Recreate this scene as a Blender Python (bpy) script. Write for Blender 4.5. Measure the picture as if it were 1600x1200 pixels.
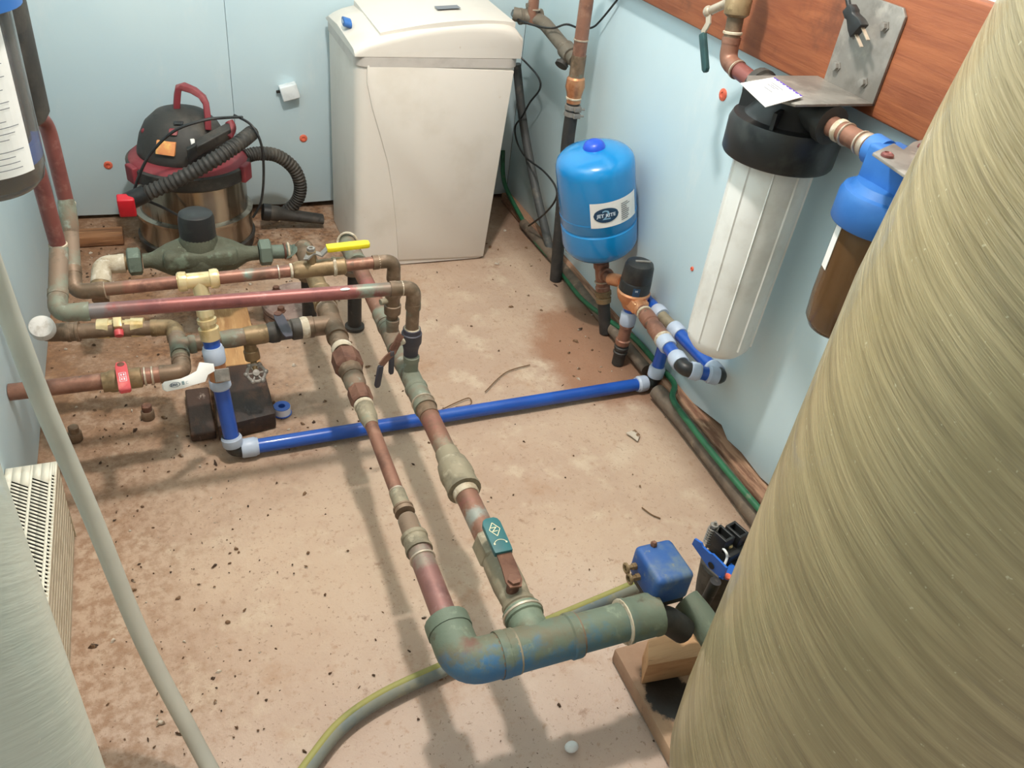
import bpy, bmesh, math, random
from mathutils import Vector as V, Matrix, noise as mnoise
random.seed(7)
S = bpy.context.scene
for o in list(bpy.data.objects): bpy.data.objects.remove(o)
COL = S.collection
# ---------------------------------------------------------------- camera, world, light, exposure
F = 1270.754
RM = Matrix(((0.9244024, -0.3637660, 0.1146929), (-0.1315326, -0.5862826, -0.7993572), (0.3580214, 0.7238419, -0.5898081)))
EYE = V((0, 0, 1.1))
cd = bpy.data.cameras.new('camera'); cd.sensor_width = 36; cd.lens = F / 1600 * 36; cd.clip_start = .02
cam = bpy.data.objects.new('camera', cd); COL.objects.link(cam)
M = Matrix((RM[0], -RM[1], -RM[2])).transposed().to_4x4(); M.translation = EYE
cam.matrix_world = M
S.camera = cam
S.view_settings.view_transform = 'Standard'; S.view_settings.look = 'None'
S.view_settings.gamma = 1; S.view_settings.use_curve_mapping = False
S.view_settings.exposure = 0.72
w = bpy.data.worlds.new('hall_light'); S.world = w; w.use_nodes = True
w.node_tree.nodes['Background'].inputs[0].default_value = (1.0, .97, .93, 1)
w.node_tree.nodes['Background'].inputs[1].default_value = .42
def lamp(name, kind, loc, power, size, color):
    ld = bpy.data.lights.new(name, kind); ld.energy = power; ld.color = color
    if kind == 'AREA': ld.size = size
    else: ld.shadow_soft_size = size
    lo = bpy.data.objects.new(name, ld); lo.location = loc; COL.objects.link(lo); return lo
lamp('ceiling_bulb', 'POINT', (.30, 1.08, 1.86), 52, .05, (1, .945, .88))

def ray(px, py): return RM.transposed() @ V(((px - 800) / F, (py - 600) / F, 1))
def _at(px, py, ax, v):
    d = ray(px, py); return EYE + d * ((v - EYE[ax]) / d[ax])
def XP(px, py, x): return _at(px, py, 0, x)     # the point of the plane x = .. seen at a pixel of the photograph
def YP(px, py, y): return _at(px, py, 1, y)
def ZP(px, py, z): return _at(px, py, 2, z)

# ---------------------------------------------------------------- materials
def lin(c):
    return tuple(((x / 255) / 12.92 if x / 255 <= .04045 else ((x / 255 + .055) / 1.055) ** 2.4) for x in c) + (1,)
class Net:
    def __init__(s, name):
        s.m = bpy.data.materials.new(name); s.m.use_nodes = True; s.t = s.m.node_tree; s.b = s.t.nodes['Principled BSDF']
        s.c = s.t.nodes.new('ShaderNodeTexCoord').outputs['Object']
    def n(s, k, **a):
        x = s.t.nodes.new(k)
        for q, v in a.items(): setattr(x, q, v)
        return x
    def put(s, v, sock):
        if isinstance(v, bpy.types.NodeSocket): s.t.links.new(v, sock)
        else: sock.default_value = v
    def map(s, loc=(0, 0, 0), sc=(1, 1, 1), vec=None):
        x = s.n('ShaderNodeMapping'); s.put(vec or s.c, x.inputs[0]); x.inputs[1].default_value = loc; x.inputs[3].default_value = sc; return x.outputs[0]
    def noise(s, scale, detail=4, rough=.6, vec=None, dist=0):
        x = s.n('ShaderNodeTexNoise'); s.put(vec or s.c, x.inputs['Vector']); x.inputs['Scale'].default_value = scale
        x.inputs['Detail'].default_value = detail; x.inputs['Roughness'].default_value = rough; x.inputs['Distortion'].default_value = dist
        return x.outputs[0]
    def math(s, op, a, b=0., c=None, clamp=False):
        x = s.n('ShaderNodeMath', operation=op, use_clamp=clamp); s.put(a, x.inputs[0]); s.put(b, x.inputs[1])
        if c is not None: s.put(c, x.inputs[2])
        return x.outputs[0]
    def step(s, v, lo, hi, a=0., b=1.):
        x = s.n('ShaderNodeMapRange', interpolation_type='SMOOTHSTEP'); s.put(v, x.inputs[0])
        for i, q in enumerate((lo, hi, a, b)): x.inputs[1 + i].default_value = q
        return x.outputs[0]
    def mix(s, f, a, b):
        x = s.n('ShaderNodeMix', data_type='RGBA'); s.put(f, x.inputs[0]); s.put(a, x.inputs[6]); s.put(b, x.inputs[7]); return x.outputs[2]
    def bump(s, h, strength=.3, dist=.002):
        x = s.n('ShaderNodeBump'); x.inputs['Strength'].default_value = strength; x.inputs['Distance'].default_value = dist
        s.put(h, x.inputs['Height']); s.t.links.new(x.outputs[0], s.b.inputs['Normal'])
    def xyz(s, vec=None):
        x = s.n('ShaderNodeSeparateXYZ'); s.put(vec or s.c, x.inputs[0]); return x.outputs
    def done(s, col, rough=.5, metal=0., **a):
        s.put(col, s.b.inputs['Base Color']); s.put(rough, s.b.inputs['Roughness']); s.put(metal, s.b.inputs['Metallic'])
        for k, v in a.items(): s.put(v, s.b.inputs[k.replace('_', ' ')])
        return s.m
_cnt = [0]
def mk(name, base, layers=(), rough=.5, metal=0., bump=None, stretch=(1, 1, 1), **a):
    """layers: (colour, scale, low, high[, detail]) each a noise-masked coat over the one before"""
    N = Net(name); col = lin(base); vec = N.map((_cnt[0] * 1.7, _cnt[0] * .9, 0), stretch); _cnt[0] += 1
    for i, L in enumerate(layers):
        c, sc, lo, hi = L[:4]
        f = N.step(N.noise(sc, L[4] if len(L) > 4 else 5, .6, N.map((i * 3.1, i * 1.3, i * 2.2), (1, 1, 1), vec)), lo, hi)
        col = N.mix(f, col, lin(c))
    if bump: N.bump(N.noise(bump[0], 4, .6, vec), bump[1], bump[2] if len(bump) > 2 else .001)
    return N.done(col, rough, metal, **a)
def pos(N): return N.n('ShaderNodeNewGeometry').outputs['Position']
def stained(name, base, layers, patches, rough=.5, metal=.3, bump=(110, .25)):
    """like mk, plus corrosion and painted-reflection patches: (centre in the room, radius, colour, amount)"""
    N = Net(name); col = lin(base); vec = N.map((_cnt[0] * 1.7, _cnt[0] * .9, 0)); _cnt[0] += 1
    for i, L in enumerate(layers):
        col = N.mix(N.step(N.noise(L[1], 5, .6, N.map((i * 3.1, i * 1.3, i * 2.2), (1, 1, 1), vec)), L[2], L[3]), col, lin(L[0]))
    P = pos(N); w1 = N.noise(38, 5, .7, P)
    for c, rad, cl, am in patches:
        dn = N.n('ShaderNodeVectorMath', operation='DISTANCE'); N.put(P, dn.inputs[0]); dn.inputs[1].default_value = c
        f = N.step(N.math('ADD', dn.outputs['Value'], N.math('MULTIPLY', N.math('SUBTRACT', w1, .5), rad * 2.2)), rad * .45, rad * 1.1, am, 0)
        col = N.mix(f, col, lin(cl))
    N.bump(N.noise(bump[0], 4, .6, vec), bump[1], .001)
    return N.done(col, rough, metal)
m = {}
m['copper'] = mk('copper_old', (146, 104, 86), [((118, 84, 70), 18, .45, .65), ((166, 126, 106), 40, .5, .75), ((104, 90, 78), 60, .6, .72)], .45, .35, (90, .15))
m['copper_red'] = mk('copper_red', (140, 84, 78), [((118, 68, 66), 14, .45, .65), ((164, 114, 106), 45, .52, .75), ((128, 112, 100), 26, .6, .74)], .4, .35, (90, .1))
m['copper_patina'] = mk('copper_patina', (132, 112, 94), [((126, 130, 114), 16, .42, .6), ((154, 164, 152), 34, .58, .72), ((104, 92, 76), 22, .56, .7)], .66, .2, (110, .3))
m['copper_brown'] = mk('copper_brown', (124, 102, 82), [((100, 84, 66), 24, .45, .62), ((146, 124, 104), 40, .5, .7), ((118, 130, 116), 18, .62, .74)], .52, .3, (100, .2))
m['bronze'] = mk('bronze_dull', (146, 124, 92), [((118, 98, 70), 30, .45, .65), ((170, 148, 112), 60, .55, .75)], .5, .35, (140, .3))
m['brass'] = mk('brass_bright', (226, 206, 160), [((196, 170, 116), 30, .45, .7)], .28, .45)
m['bronze_new'] = mk('bronze_orange', (206, 148, 108), [((180, 118, 82), 30, .45, .7), ((224, 182, 146), 60, .6, .8)], .34, .6, (160, .2))
m['rust'] = mk('rusty_iron', (118, 84, 68), [((96, 64, 52), 30, .42, .62), ((148, 106, 86), 50, .55, .75)], .75, .15, (150, .5))
m['patina'] = mk('verdigris_pipe', (98, 118, 104), [((104, 100, 82), 9, .5, .62), ((72, 116, 142), 11, .48, .64), ((134, 148, 130), 40, .55, .75), ((88, 84, 68), 30, .64, .76)], .7, .12, (120, .5))
m['meter'] = mk('verdigris_bronze', (92, 94, 78), [((76, 76, 60), 14, .45, .65), ((116, 128, 110), 30, .56, .72), ((146, 156, 138), 70, .64, .74)], .7, .15, (120, .8, .002))
m['hexgreen'] = mk('grey_green_nut', (104, 116, 104), [((82, 94, 84), 20, .45, .65), ((136, 146, 132), 50, .56, .72)], .68, .15, (150, .5))
m['scale'] = mk('limescale', (194, 182, 160), [((166, 150, 126), 40, .45, .65), ((214, 206, 190), 80, .5, .7)], .85, 0, (200, .7))
m['endcap'] = mk('chalky_white_cap', (218, 214, 208), [((188, 180, 170), 60, .46, .68)], .7, 0, (150, .5))
m['darkpipe'] = mk('grey_brown_pipe', (112, 104, 92), [((88, 82, 72), 24, .45, .65), ((140, 130, 114), 44, .55, .72)], .66, .15, (130, .5))
m['wellcap'] = mk('grey_purple_casting', (158, 136, 126), [((132, 110, 102), 14, .45, .65), ((176, 156, 144), 40, .52, .72)], .8, .1, (90, .5))
m['solder'] = mk('solder', (196, 182, 164), [((168, 150, 130), 60, .45, .7)], .4, .5)
m['pipe_grey'] = mk('grey_dirty_fitting', (146, 136, 114), [((118, 110, 92), 26, .45, .65), ((176, 166, 144), 46, .55, .72), ((120, 142, 128), 20, .62, .72)], .66, .15, (130, .5))
m['pex'] = mk('blue_pex', (26, 84, 178), [((20, 74, 164), 8, .4, .7)], .34, 0, Coat_Weight=.3)
m['collar'] = mk('grey_white_collar', (182, 194, 212), [((168, 182, 202), 20, .4, .7)], .42, 0)
m['black'] = mk('black_plastic', (34, 35, 36), [((50, 52, 50), 30, .5, .7)], .42, 0, (200, .1))
m['dusty_black'] = mk('dusty_black_plastic', (54, 52, 49), [((88, 82, 74), 12, .46, .7), ((40, 39, 38), 40, .54, .72)], .6, 0, (200, .15))
m['poly'] = mk('black_poly_pipe', (44, 43, 42), [((92, 86, 80), 60, .62, .72), ((60, 56, 54), 20, .5, .7)], .6, 0, (160, .3))
m['steel'] = mk('galvanised_steel', (146, 142, 136), [((126, 122, 116), 14, .4, .6), ((164, 158, 150), 30, .5, .7)], .45, .35, (160, .15))
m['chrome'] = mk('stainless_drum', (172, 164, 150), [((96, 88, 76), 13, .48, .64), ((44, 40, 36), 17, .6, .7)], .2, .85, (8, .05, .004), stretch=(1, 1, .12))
m['white'] = mk('white_plastic', (236, 236, 232), [((222, 220, 214), 12, .45, .7)], .38)
m['cream'] = mk('cream_cabinet', (215, 207, 197), [((205, 196, 184), 5, .5, .75), ((200, 186, 168), 46, .7, .78)], .5, 0, (300, .04))
m['greyband'] = mk('grey_band', (190, 182, 174), [((176, 168, 160), 16, .45, .7)], .55)
m['red'] = mk('dusty_red_plastic', (132, 48, 56), [((150, 84, 82), 14, .48, .72)], .55, 0, (200, .1))
m['redbright'] = mk('bright_red_plastic', (206, 30, 46), [((188, 24, 40), 20, .45, .7)], .4)
m['redvinyl'] = mk('worn_red_vinyl', (206, 78, 82), [((222, 120, 116), 30, .5, .7)], .45)
m['yellow'] = mk('yellow_vinyl', (240, 220, 40), [((224, 200, 30), 20, .45, .7)], .4)
m['teal'] = mk('teal_vinyl', (34, 98, 102), [((26, 84, 90), 20, .45, .7), ((70, 128, 126), 60, .66, .76)], .5)
m['darkteal'] = mk('dark_teal_vinyl', (44, 78, 80), [((34, 62, 66), 20, .45, .7)], .5)
m['navy'] = mk('worn_navy_vinyl', (64, 62, 72), [((96, 92, 94), 30, .56, .72)], .55)
m['tankblue'] = mk('blue_tank_paint', (20, 136, 204), [((18, 126, 196), 6, .45, .7)], .24, 0, Coat_Weight=.4)
m['capblue'] = mk('deep_blue_cap', (34, 84, 208), rough=.35)
m['filterblue'] = mk('mid_blue_plastic', (46, 104, 176), [((58, 118, 190), 10, .45, .7)], .45)
m['switchblue'] = mk('dusty_blue_cover', (40, 84, 146), [((102, 118, 124), 18, .46, .7), ((32, 74, 138), 12, .45, .7), ((120, 126, 118), 60, .6, .74)], .55, 0, (200, .15))
m['switchblue2'] = mk('blue_switch_base', (34, 98, 190), [((28, 84, 172), 20, .45, .7)], .4)
m['brown_sump'] = mk('brown_smoked_sump', (92, 66, 40), [((74, 50, 28), 9, .45, .7)], .2, 0, Coat_Weight=.3, stretch=(1, 1, .15))
m['numeral'] = mk('pale_teal_print', (132, 176, 206), rough=.5)
m['navytext'] = mk('dark_blue_print', (24, 62, 92), rough=.5)
m['tealtext'] = mk('teal_print', (40, 110, 120), rough=.5)
m['paletext'] = mk('pale_print', (214, 228, 240), rough=.5)
m['creamtext'] = mk('cream_print', (226, 220, 180), rough=.5)
m['greytext'] = mk('grey_print', (120, 122, 128), rough=.6)
m['purpletext'] = mk('purple_print', (92, 62, 176), rough=.6)
m['paper'] = mk('paper_label', (240, 238, 234), [((228, 226, 222), 10, .45, .7)], .6)
m['orange_sticker'] = mk('orange_sticker', (226, 148, 92), [((238, 190, 110), 50, .5, .7), ((190, 90, 80), 30, .55, .7)], .5)
m['oranged'] = mk('orange_washer', (226, 112, 84), [((202, 84, 62), 60, .45, .7)], .6)
m['foam_white'] = mk('white_foam', (226, 232, 234), [((206, 214, 216), 30, .45, .7)], .8, 0, (120, .5))
m['hosegreen'] = mk('green_hose', (40, 104, 70), [((34, 84, 58), 20, .45, .7), ((90, 110, 84), 40, .62, .74)], .5, 0, (100, .3))
m['hosegrey'] = mk('grey_brown_tube', (112, 98, 84), [((88, 78, 68), 16, .45, .65), ((136, 120, 102), 40, .55, .72)], .75, 0, (100, .5))
m['darktube'] = mk('dark_grey_tube', (72, 74, 74), [((98, 96, 90), 30, .55, .7)], .6)
m['hosefaded'] = mk('faded_grey_hose', (122, 124, 112), [((100, 112, 114), 12, .45, .65), ((134, 130, 108), 30, .52, .7)], .65)
m['hoseyellow'] = mk('yellow_hose_stripe', (150, 146, 84), [((128, 130, 76), 14, .45, .7)], .65)
m['woodwet'] = mk('dark_wet_board', (74, 54, 44), [((44, 34, 30), 14, .42, .62), ((104, 74, 56), 30, .55, .72), ((190, 172, 160), 24, .64, .72)], .6, 0, (80, .7, .002), (1, .5, 1))
m['wooddry'] = mk('dry_board', (186, 142, 94), [((160, 116, 74), 12, .45, .7), ((200, 160, 112), 40, .5, .7)], .75, 0, (60, .4), (3, .4, 3))
m['woodblock'] = mk('cut_timber', (204, 160, 118), [((184, 138, 98), 14, .45, .7), ((150, 108, 76), 50, .62, .74)], .75, 0, (90, .4), (.5, 4, 4))
m['offcut'] = mk('brown_offcut', (150, 106, 72), [((110, 76, 52), 14, .45, .65), ((178, 136, 98), 30, .55, .72)], .8, 0, (70, .5), (.4, 5, 5))
m['sill'] = mk('damp_sill_plate', (168, 130, 104), [((124, 88, 68), 14, .48, .64), ((128, 62, 50), 9, .62, .72), ((196, 162, 134), 30, .56, .7)], .85, 0, (60, .7, .003), (4, .6, 4))
m['grille'] = mk('cream_grille', (230, 224, 206), [((206, 192, 164), 24, .58, .74)], .5)
m['grilleside'] = mk('beige_ribbed_front', (190, 178, 156), [((172, 160, 138), 40, .45, .7)], .6, 0, (200, .2))
m['ptfe'] = mk('ptfe_tape', (232, 236, 246), rough=.5)
m['ptfeblue'] = mk('blue_spool', (60, 104, 196), rough=.45)
m['backing'] = mk('dark_backing', (86, 64, 48), [((58, 42, 32), 8, .45, .7)], .9)
m['debris'] = mk('debris', (196, 184, 168), [((120, 92, 68), 9, .46, .5), ((70, 52, 40), 14, .56, .6)], .9)
m['debrisdark'] = mk('dirt_crumbs', (104, 78, 58), [((68, 52, 40), 20, .45, .6)], .95)
m['twig'] = mk('dry_twig', (112, 84, 58), rough=.9)
m['ceiling'] = mk('ceiling_board', (150, 132, 112), [((128, 110, 92), 4, .45, .7)], .9)
m['ledblack'] = mk('dark_slot', (40, 36, 32), rough=.8)
# smoked clear housing and clear vinyl tube
N = Net('smoked_clear_plastic'); m['smoke'] = N.done(lin((190, 188, 184)), .14, 0, Transmission_Weight=.82, IOR=1.18)
N = Net('cloudy_vinyl_tube'); m['vinyl'] = N.done(N.mix(N.step(N.noise(6), .4, .7), lin((206, 204, 192)), lin((188, 188, 178))), .35, 0, Transmission_Weight=.35, IOR=1.15)
# concrete floor: tan concrete, darker soil at the back left, damp patch near the tank
N = Net('dirty_concrete')
x, y, z = N.xyz()
big = N.noise(2.2, 5, .6); mid = N.noise(9, 6, .65); fine = N.noise(60, 5, .7); grit = N.noise(170, 3, .6)
col = N.mix(N.step(big, .38, .64), lin((192, 168, 146)), lin((178, 152, 132)))
col = N.mix(N.step(mid, .5, .72), col, lin((200, 180, 158)))
pk = N.step(N.math('ADD', y, N.math('MULTIPLY', big, .5)), .75, 1.15, .7, 0)
col = N.mix(pk, col, lin((194, 175, 164)))
col = N.mix(N.math('MULTIPLY', N.step(fine, .55, .72), .6), col, lin((164, 132, 106)))
col = N.mix(N.math('MULTIPLY', N.step(N.noise(4.5, 6, .7, N.map((5, 3, 1))), .56, .72), .75), col, lin((168, 134, 108)))
col = N.mix(N.math('MULTIPLY', N.step(N.noise(14, 6, .75, N.map((1, 8, 1))), .6, .7), .6), col, lin((138, 106, 84)))
lft = N.math('MULTIPLY', N.step(N.math('ADD', x, N.math('MULTIPLY', mid, -.35)), -.18, .22, 1, 0), N.step(N.math('ADD', y, N.math('MULTIPLY', big, .5)), 1.22, 1.75))
bck = N.math('MULTIPLY', N.step(N.math('ADD', y, N.math('MULTIPLY', mid, .25)), 1.95, 2.15), N.step(x, .4, .62, 1, .25))
soil = N.math('MAXIMUM', lft, bck)
soilc = N.mix(N.step(fine, .4, .65), lin((150, 112, 82)), lin((100, 70, 50)))
col = N.mix(N.math('MULTIPLY', soil, N.step(N.noise(13, 6, .7, N.map((2, 5, 1))), .36, .6, .3, 1)), col, soilc)
edge = N.math('MULTIPLY', N.step(N.math('ADD', x, N.math('MULTIPLY', mid, -.22)), -.3, -.05, 1, 0), N.step(fine, .4, .6, .3, 1))
col = N.mix(N.math('MULTIPLY', edge, .7), col, lin((140, 106, 80)))
dx = N.math('SUBTRACT', x, .93); dy = N.math('SUBTRACT', y, 1.43)
d = N.math('SQRT', N.math('ADD', N.math('MULTIPLY', dx, dx), N.math('MULTIPLY', dy, N.math('MULTIPLY', dy, .55))))
wet = N.step(N.math('ADD', d, N.math('MULTIPLY', N.math('SUBTRACT', mid, .5), .16)), .12, .19, 1, 0)
col = N.mix(N.math('MULTIPLY', wet, .85), col, lin((150, 108, 82)))
wall = N.step(N.math('ADD', x, N.math('MULTIPLY', mid, -.06)), .86, .95)
col = N.mix(N.math('MULTIPLY', wall, .6), col, lin((122, 92, 72)))
col = N.mix(N.math('MULTIPLY', N.step(grit, .62, .7), .5), col, lin((120, 94, 74)))
N.bump(N.math('ADD', N.math('MULTIPLY', fine, .7), N.math('MULTIPLY', grit, .3)), .55, .006)
m['floor'] = N.done(col, .85)
# concrete slab with an oily stain
N = Net('stained_slab'); x, y, z = N.xyz(pos(N)); nz = N.noise(14, 6, .7)
col = N.mix(N.step(N.noise(5, 6), .4, .65), lin((176, 146, 118)), lin((146, 116, 94)))
dx = N.math('SUBTRACT', x, .598); dy = N.math('SUBTRACT', y, .53)
d = N.math('SQRT', N.math('ADD', N.math('MULTIPLY', N.math('MULTIPLY', dx, dx), 2.2), N.math('MULTIPLY', dy, dy)))
st = N.step(N.math('ADD', d, N.math('MULTIPLY', N.math('SUBTRACT', nz, .5), .11)), .05, .062, 1, 0)
col = N.mix(st, col, lin((36, 33, 30)))
N.bump(nz, .6, .004); m['slab'] = N.done(col, N.step(st, 0, 1, .85, .4))
# foam board
def foam(name, c1, c2, c3):
    N = Net(name); a = N.noise(1.6, 4); b = N.noise(7, 6, .7, N.map((0, 0, 0), (1, 1, .4))); s = N.noise(90, 3)
    col = N.mix(N.step(a, .38, .66), lin(c1), lin(c2)); col = N.mix(N.math('MULTIPLY', N.step(b, .55, .75), .6), col, lin(c3))
    col = N.mix(N.math('MULTIPLY', N.step(N.noise(24, 6, .8), .68, .76), .35), col, lin((150, 160, 160)))
    N.bump(s, .12, .001); return N.done(col, .55)
m['foam'] = foam('blue_foam_board', (200, 222, 230), (208, 227, 232), (218, 230, 233))
# stained plank with grain along its length
N = Net('stained_plank'); g = N.noise(7, 8, .68, N.map((0, 0, 0), (6, .55, 5)), .6); g2 = N.noise(30, 5, .6, N.map((0, 0, 0), (6, .35, 8)))
col = N.mix(N.step(g, .34, .68), lin((156, 92, 58)), lin((128, 70, 44)))
col = N.mix(N.math('MULTIPLY', N.step(g2, .5, .72), .5), col, lin((146, 86, 54))); col = N.mix(N.math('MULTIPLY', N.step(N.noise(4, 6, .7), .52, .72), .8), col, lin((86, 50, 36)))
N.bump(g2, .3, .002); m['plank'] = N.done(col, .6)
# filament wound tank shells: fine hoop windings in relief and resin colour
def wound(name, c1, c2, c3, slope, fx, fy, bs=.55):
    N = Net(name); x0, y0, z = N.xyz()
    x = N.math('ADD', N.math('MULTIPLY', x0, fx), N.math('MULTIPLY', y0, fy)); y = N.math('SUBTRACT', N.math('MULTIPLY', y0, fx), N.math('MULTIPLY', x0, fy))
    sp = N.math('ADD', z, N.math('MULTIPLY', N.math('ARCTAN2', y, x), slope / 6.2832))
    cb = N.n('ShaderNodeCombineXYZ'); N.put(sp, cb.inputs[2]); N.put(N.math('MULTIPLY', N.math('ARCTAN2', y, x), .012), cb.inputs[0])
    a = N.noise(62, 4, .7, cb.outputs[0]); b = N.noise(190, 3, .6, cb.outputs[0]); big = N.noise(3, 4)
    col = N.mix(N.step(a, .32, .68), lin(c1), lin(c2)); col = N.mix(N.math('MULTIPLY', N.step(b, .52, .7), .5), col, lin(c3))
    col = N.mix(N.math('MULTIPLY', N.step(N.noise(160, 2), .7, .76), .35), col, lin((238, 232, 200)))
    N.bump(N.math('ADD', a, N.math('MULTIPLY', b, .5)), bs, .004); return N.done(col, .42, Coat_Weight=.25)
m['wound_tan'] = wound('wound_tan_fibreglass', (140, 126, 92), (170, 154, 116), (120, 107, 80), .45, -.9, -.43)
m['wound_grey'] = wound('wound_grey_fibreglass', (182, 190, 178), (192, 199, 187), (172, 182, 172), .6, .5, -.86, .12)

# ---------------------------------------------------------------- mesh helpers
def frame(d):
    d = V(d).normalized(); a = V((0, 0, 1)) if abs(d.z) < .9 else V((0, 1, 0))
    u = a.cross(d).normalized(); return u, d.cross(u), d
class MB:
    def __init__(s): s.v = []; s.f = []
    def add(s, vs, fs):
        k = len(s.v); s.v += [V(p) for p in vs]; s.f += [[i + k for i in q] for q in fs]; return s
    def rings(s, rs, closed=False, caps=True):
        n = len(rs[0]); vs = [p for r in rs for p in r]; fs = []
        for i in range(len(rs) - (0 if closed else 1)):
            a = i * n; b = ((i + 1) % len(rs)) * n
            for j in range(n): fs.append([a + j, a + (j + 1) % n, b + (j + 1) % n, b + j])
        if caps and not closed: fs += [list(range(n))[::-1], list(range((len(rs) - 1) * n, len(rs) * n))]
        return s.add(vs, fs)
    def lathe(s, p, d, prof, seg=22, ph=0., caps=True):
        u, v, d = frame(d); p = V(p)
        return s.rings([[p + d * t + (u * math.cos(2 * math.pi * k / seg + ph) + v * math.sin(2 * math.pi * k / seg + ph)) * max(r, 1e-4) for k in range(seg)] for t, r in prof], caps=caps)
    def cyl(s, a, b, r, seg=18): 
        a = V(a); b = V(b); return s.lathe(a, b - a, [(0, r), ((b - a).length, r)], seg)
    def tube(s, pts, r, seg=14, fillet=0., n=6, smooth=False, closed=False):
        P = [V(p) for p in pts]
        if smooth:
            Q = []
            for i in range(len(P) - 1):
                p0 = P[max(i - 1, 0)]; p1 = P[i]; p2 = P[i + 1]; p3 = P[min(i + 2, len(P) - 1)]
                for k in range(n):
                    t = k / n; Q.append(.5 * ((2 * p1) + (p2 - p0) * t + (2 * p0 - 5 * p1 + 4 * p2 - p3) * t * t + (3 * p1 - p0 - 3 * p2 + p3) * t ** 3))
            P = Q + [P[-1]]
        elif fillet:
            Q = [P[0]]
            for i in range(1, len(P) - 1):
                a = (P[i - 1] - P[i]); b = (P[i + 1] - P[i]); fl = min(fillet, a.length * .49, b.length * .49)
                a = P[i] + a.normalized() * fl; b = P[i] + b.normalized() * fl
                for k in range(n + 1):
                    t = k / n; Q.append(a * (1 - t) ** 2 + P[i] * 2 * t * (1 - t) + b * t * t)
            P = Q + [P[-1]]
        R_ = r if callable(r) else (lambda i, t: r)
        rs = []; u = None; L = len(P)
        for i in range(L):
            if closed: d = (P[(i + 1) % L] - P[i - 1])
            else: d = (P[min(i + 1, L - 1)] - P[max(i - 1, 0)])
            d.normalize()
            if u is None: u = frame(d)[0]
            u = (u - d * u.dot(d)).normalized(); v = d.cross(u); rr = R_(i, i / max(L - 1, 1))
            rs.append([P[i] + (u * math.cos(2 * math.pi * k / seg) + v * math.sin(2 * math.pi * k / seg)) * rr for k in range(seg)])
        return s.rings(rs, closed=closed)
    def torus(s, c, d, R, r, n=24, seg=8):
        u, v, d = frame(d); c = V(c)
        return s.tube([c + (u * math.cos(2 * math.pi * k / n) + v * math.sin(2 * math.pi * k / n)) * R for k in range(n)], r, seg, closed=True)
    def box(s, a, b, bev=0.):
        a = V(a); b = V(b); lo = V(map(min, a, b)); hi = V(map(max, a, b))
        if bev <= 0:
            vs = [(x, y, z) for z in (lo.z, hi.z) for x, y in ((lo.x, lo.y), (hi.x, lo.y), (hi.x, hi.y), (lo.x, hi.y))]
            return s.add(vs, [[3, 2, 1, 0], [4, 5, 6, 7], [0, 1, 5, 4], [1, 2, 6, 5], [2, 3, 7, 6], [3, 0, 4, 7]])
        bm = bmesh.new(); r = bmesh.ops.create_cube(bm, size=1)
        for q in r['verts']: q.co = V((lo.x + (q.co.x + .5) * (hi.x - lo.x), lo.y + (q.co.y + .5) * (hi.y - lo.y), lo.z + (q.co.z + .5) * (hi.z - lo.z)))
        bmesh.ops.bevel(bm, geom=list(bm.edges), offset=bev, segments=3, profile=.5, affect='EDGES')
        bm.verts.index_update(); s.add([q.co.copy() for q in bm.verts], [[q.index for q in f.verts] for f in bm.faces]); bm.free(); return s
    def obox(s, c, ax, ay, az, bev=0.):
        """box about c with half-extent vectors ax, ay, az"""
        t = MB().box((-1, -1, -1), (1, 1, 1)) if not bev else None
        ax, ay, az, c = V(ax), V(ay), V(az), V(c)
        if bev:
            L = (ax.length, ay.length, az.length); t = MB().box((-L[0], -L[1], -L[2]), L, bev)
            return s.add([c + ax.normalized() * p.x + ay.normalized() * p.y + az.normalized() * p.z for p in t.v], t.f)
        return s.add([c + ax * p.x + ay * p.y + az * p.z for p in t.v], t.f)
    def prism(s, poly, off):
        n = len(poly); off = V(off); vs = [V(p) for p in poly] + [V(p) + off for p in poly]
        return s.add(vs, [list(range(n))[::-1], list(range(n, 2 * n))] + [[i, (i + 1) % n, n + (i + 1) % n, n + i] for i in range(n)])
    def ribbon(s, pts, wd, w_, t):
        """flat bar through pts, width along wd"""
        P = [V(p) for p in pts]; wd = V(wd).normalized(); rs = []
        for i, p in enumerate(P):
            d = (P[min(i + 1, len(P) - 1)] - P[max(i - 1, 0)]).normalized(); x = (wd - d * wd.dot(d)).normalized(); n = d.cross(x)
            ww = (w_[i] if isinstance(w_, (list, tuple)) else w_) / 2
            rs.append([p + x * ww + n * t / 2, p - x * ww + n * t / 2, p - x * ww - n * t / 2, p + x * ww - n * t / 2])
        return s.rings(rs)
    def ball(s, c, r, seg=14, rn=8, sc=(1, 1, 1)):
        c = V(c); rs = []
        for i in range(rn + 1):
            t = math.pi * i / rn; rr = max(math.sin(t), .003)
            rs.append([c + V((rr * math.cos(2 * math.pi * k / seg) * r * sc[0], rr * math.sin(2 * math.pi * k / seg) * r * sc[1], -math.cos(t) * r * sc[2])) for k in range(seg)])
        return s.rings(rs)
    def build(s, name, mt, parent=None, ang=38, bev=0., mats=None):
        org = parent.get('_o') if parent is not None and '_o' in parent else None
        o3 = V(org) if org else V((0, 0, 0))
        me = bpy.data.meshes.new(name); me.from_pydata([p - o3 for p in s.v], [], s.f)
        bm = bmesh.new(); bm.from_mesh(me); bmesh.ops.recalc_face_normals(bm, faces=bm.faces)
        if bev: bmesh.ops.bevel(bm, geom=[e for e in bm.edges if len(e.link_faces) == 2 and e.calc_face_angle() > .6], offset=bev, segments=2, profile=.5, affect='EDGES')
        for f in bm.faces: f.smooth = True
        bm.to_mesh(me); bm.free(); me.set_sharp_from_angle(angle=math.radians(ang))
        me.materials.append(m[mt] if isinstance(mt, str) else mt)
        o = bpy.data.objects.new(name, me); COL.objects.link(o)
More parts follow.
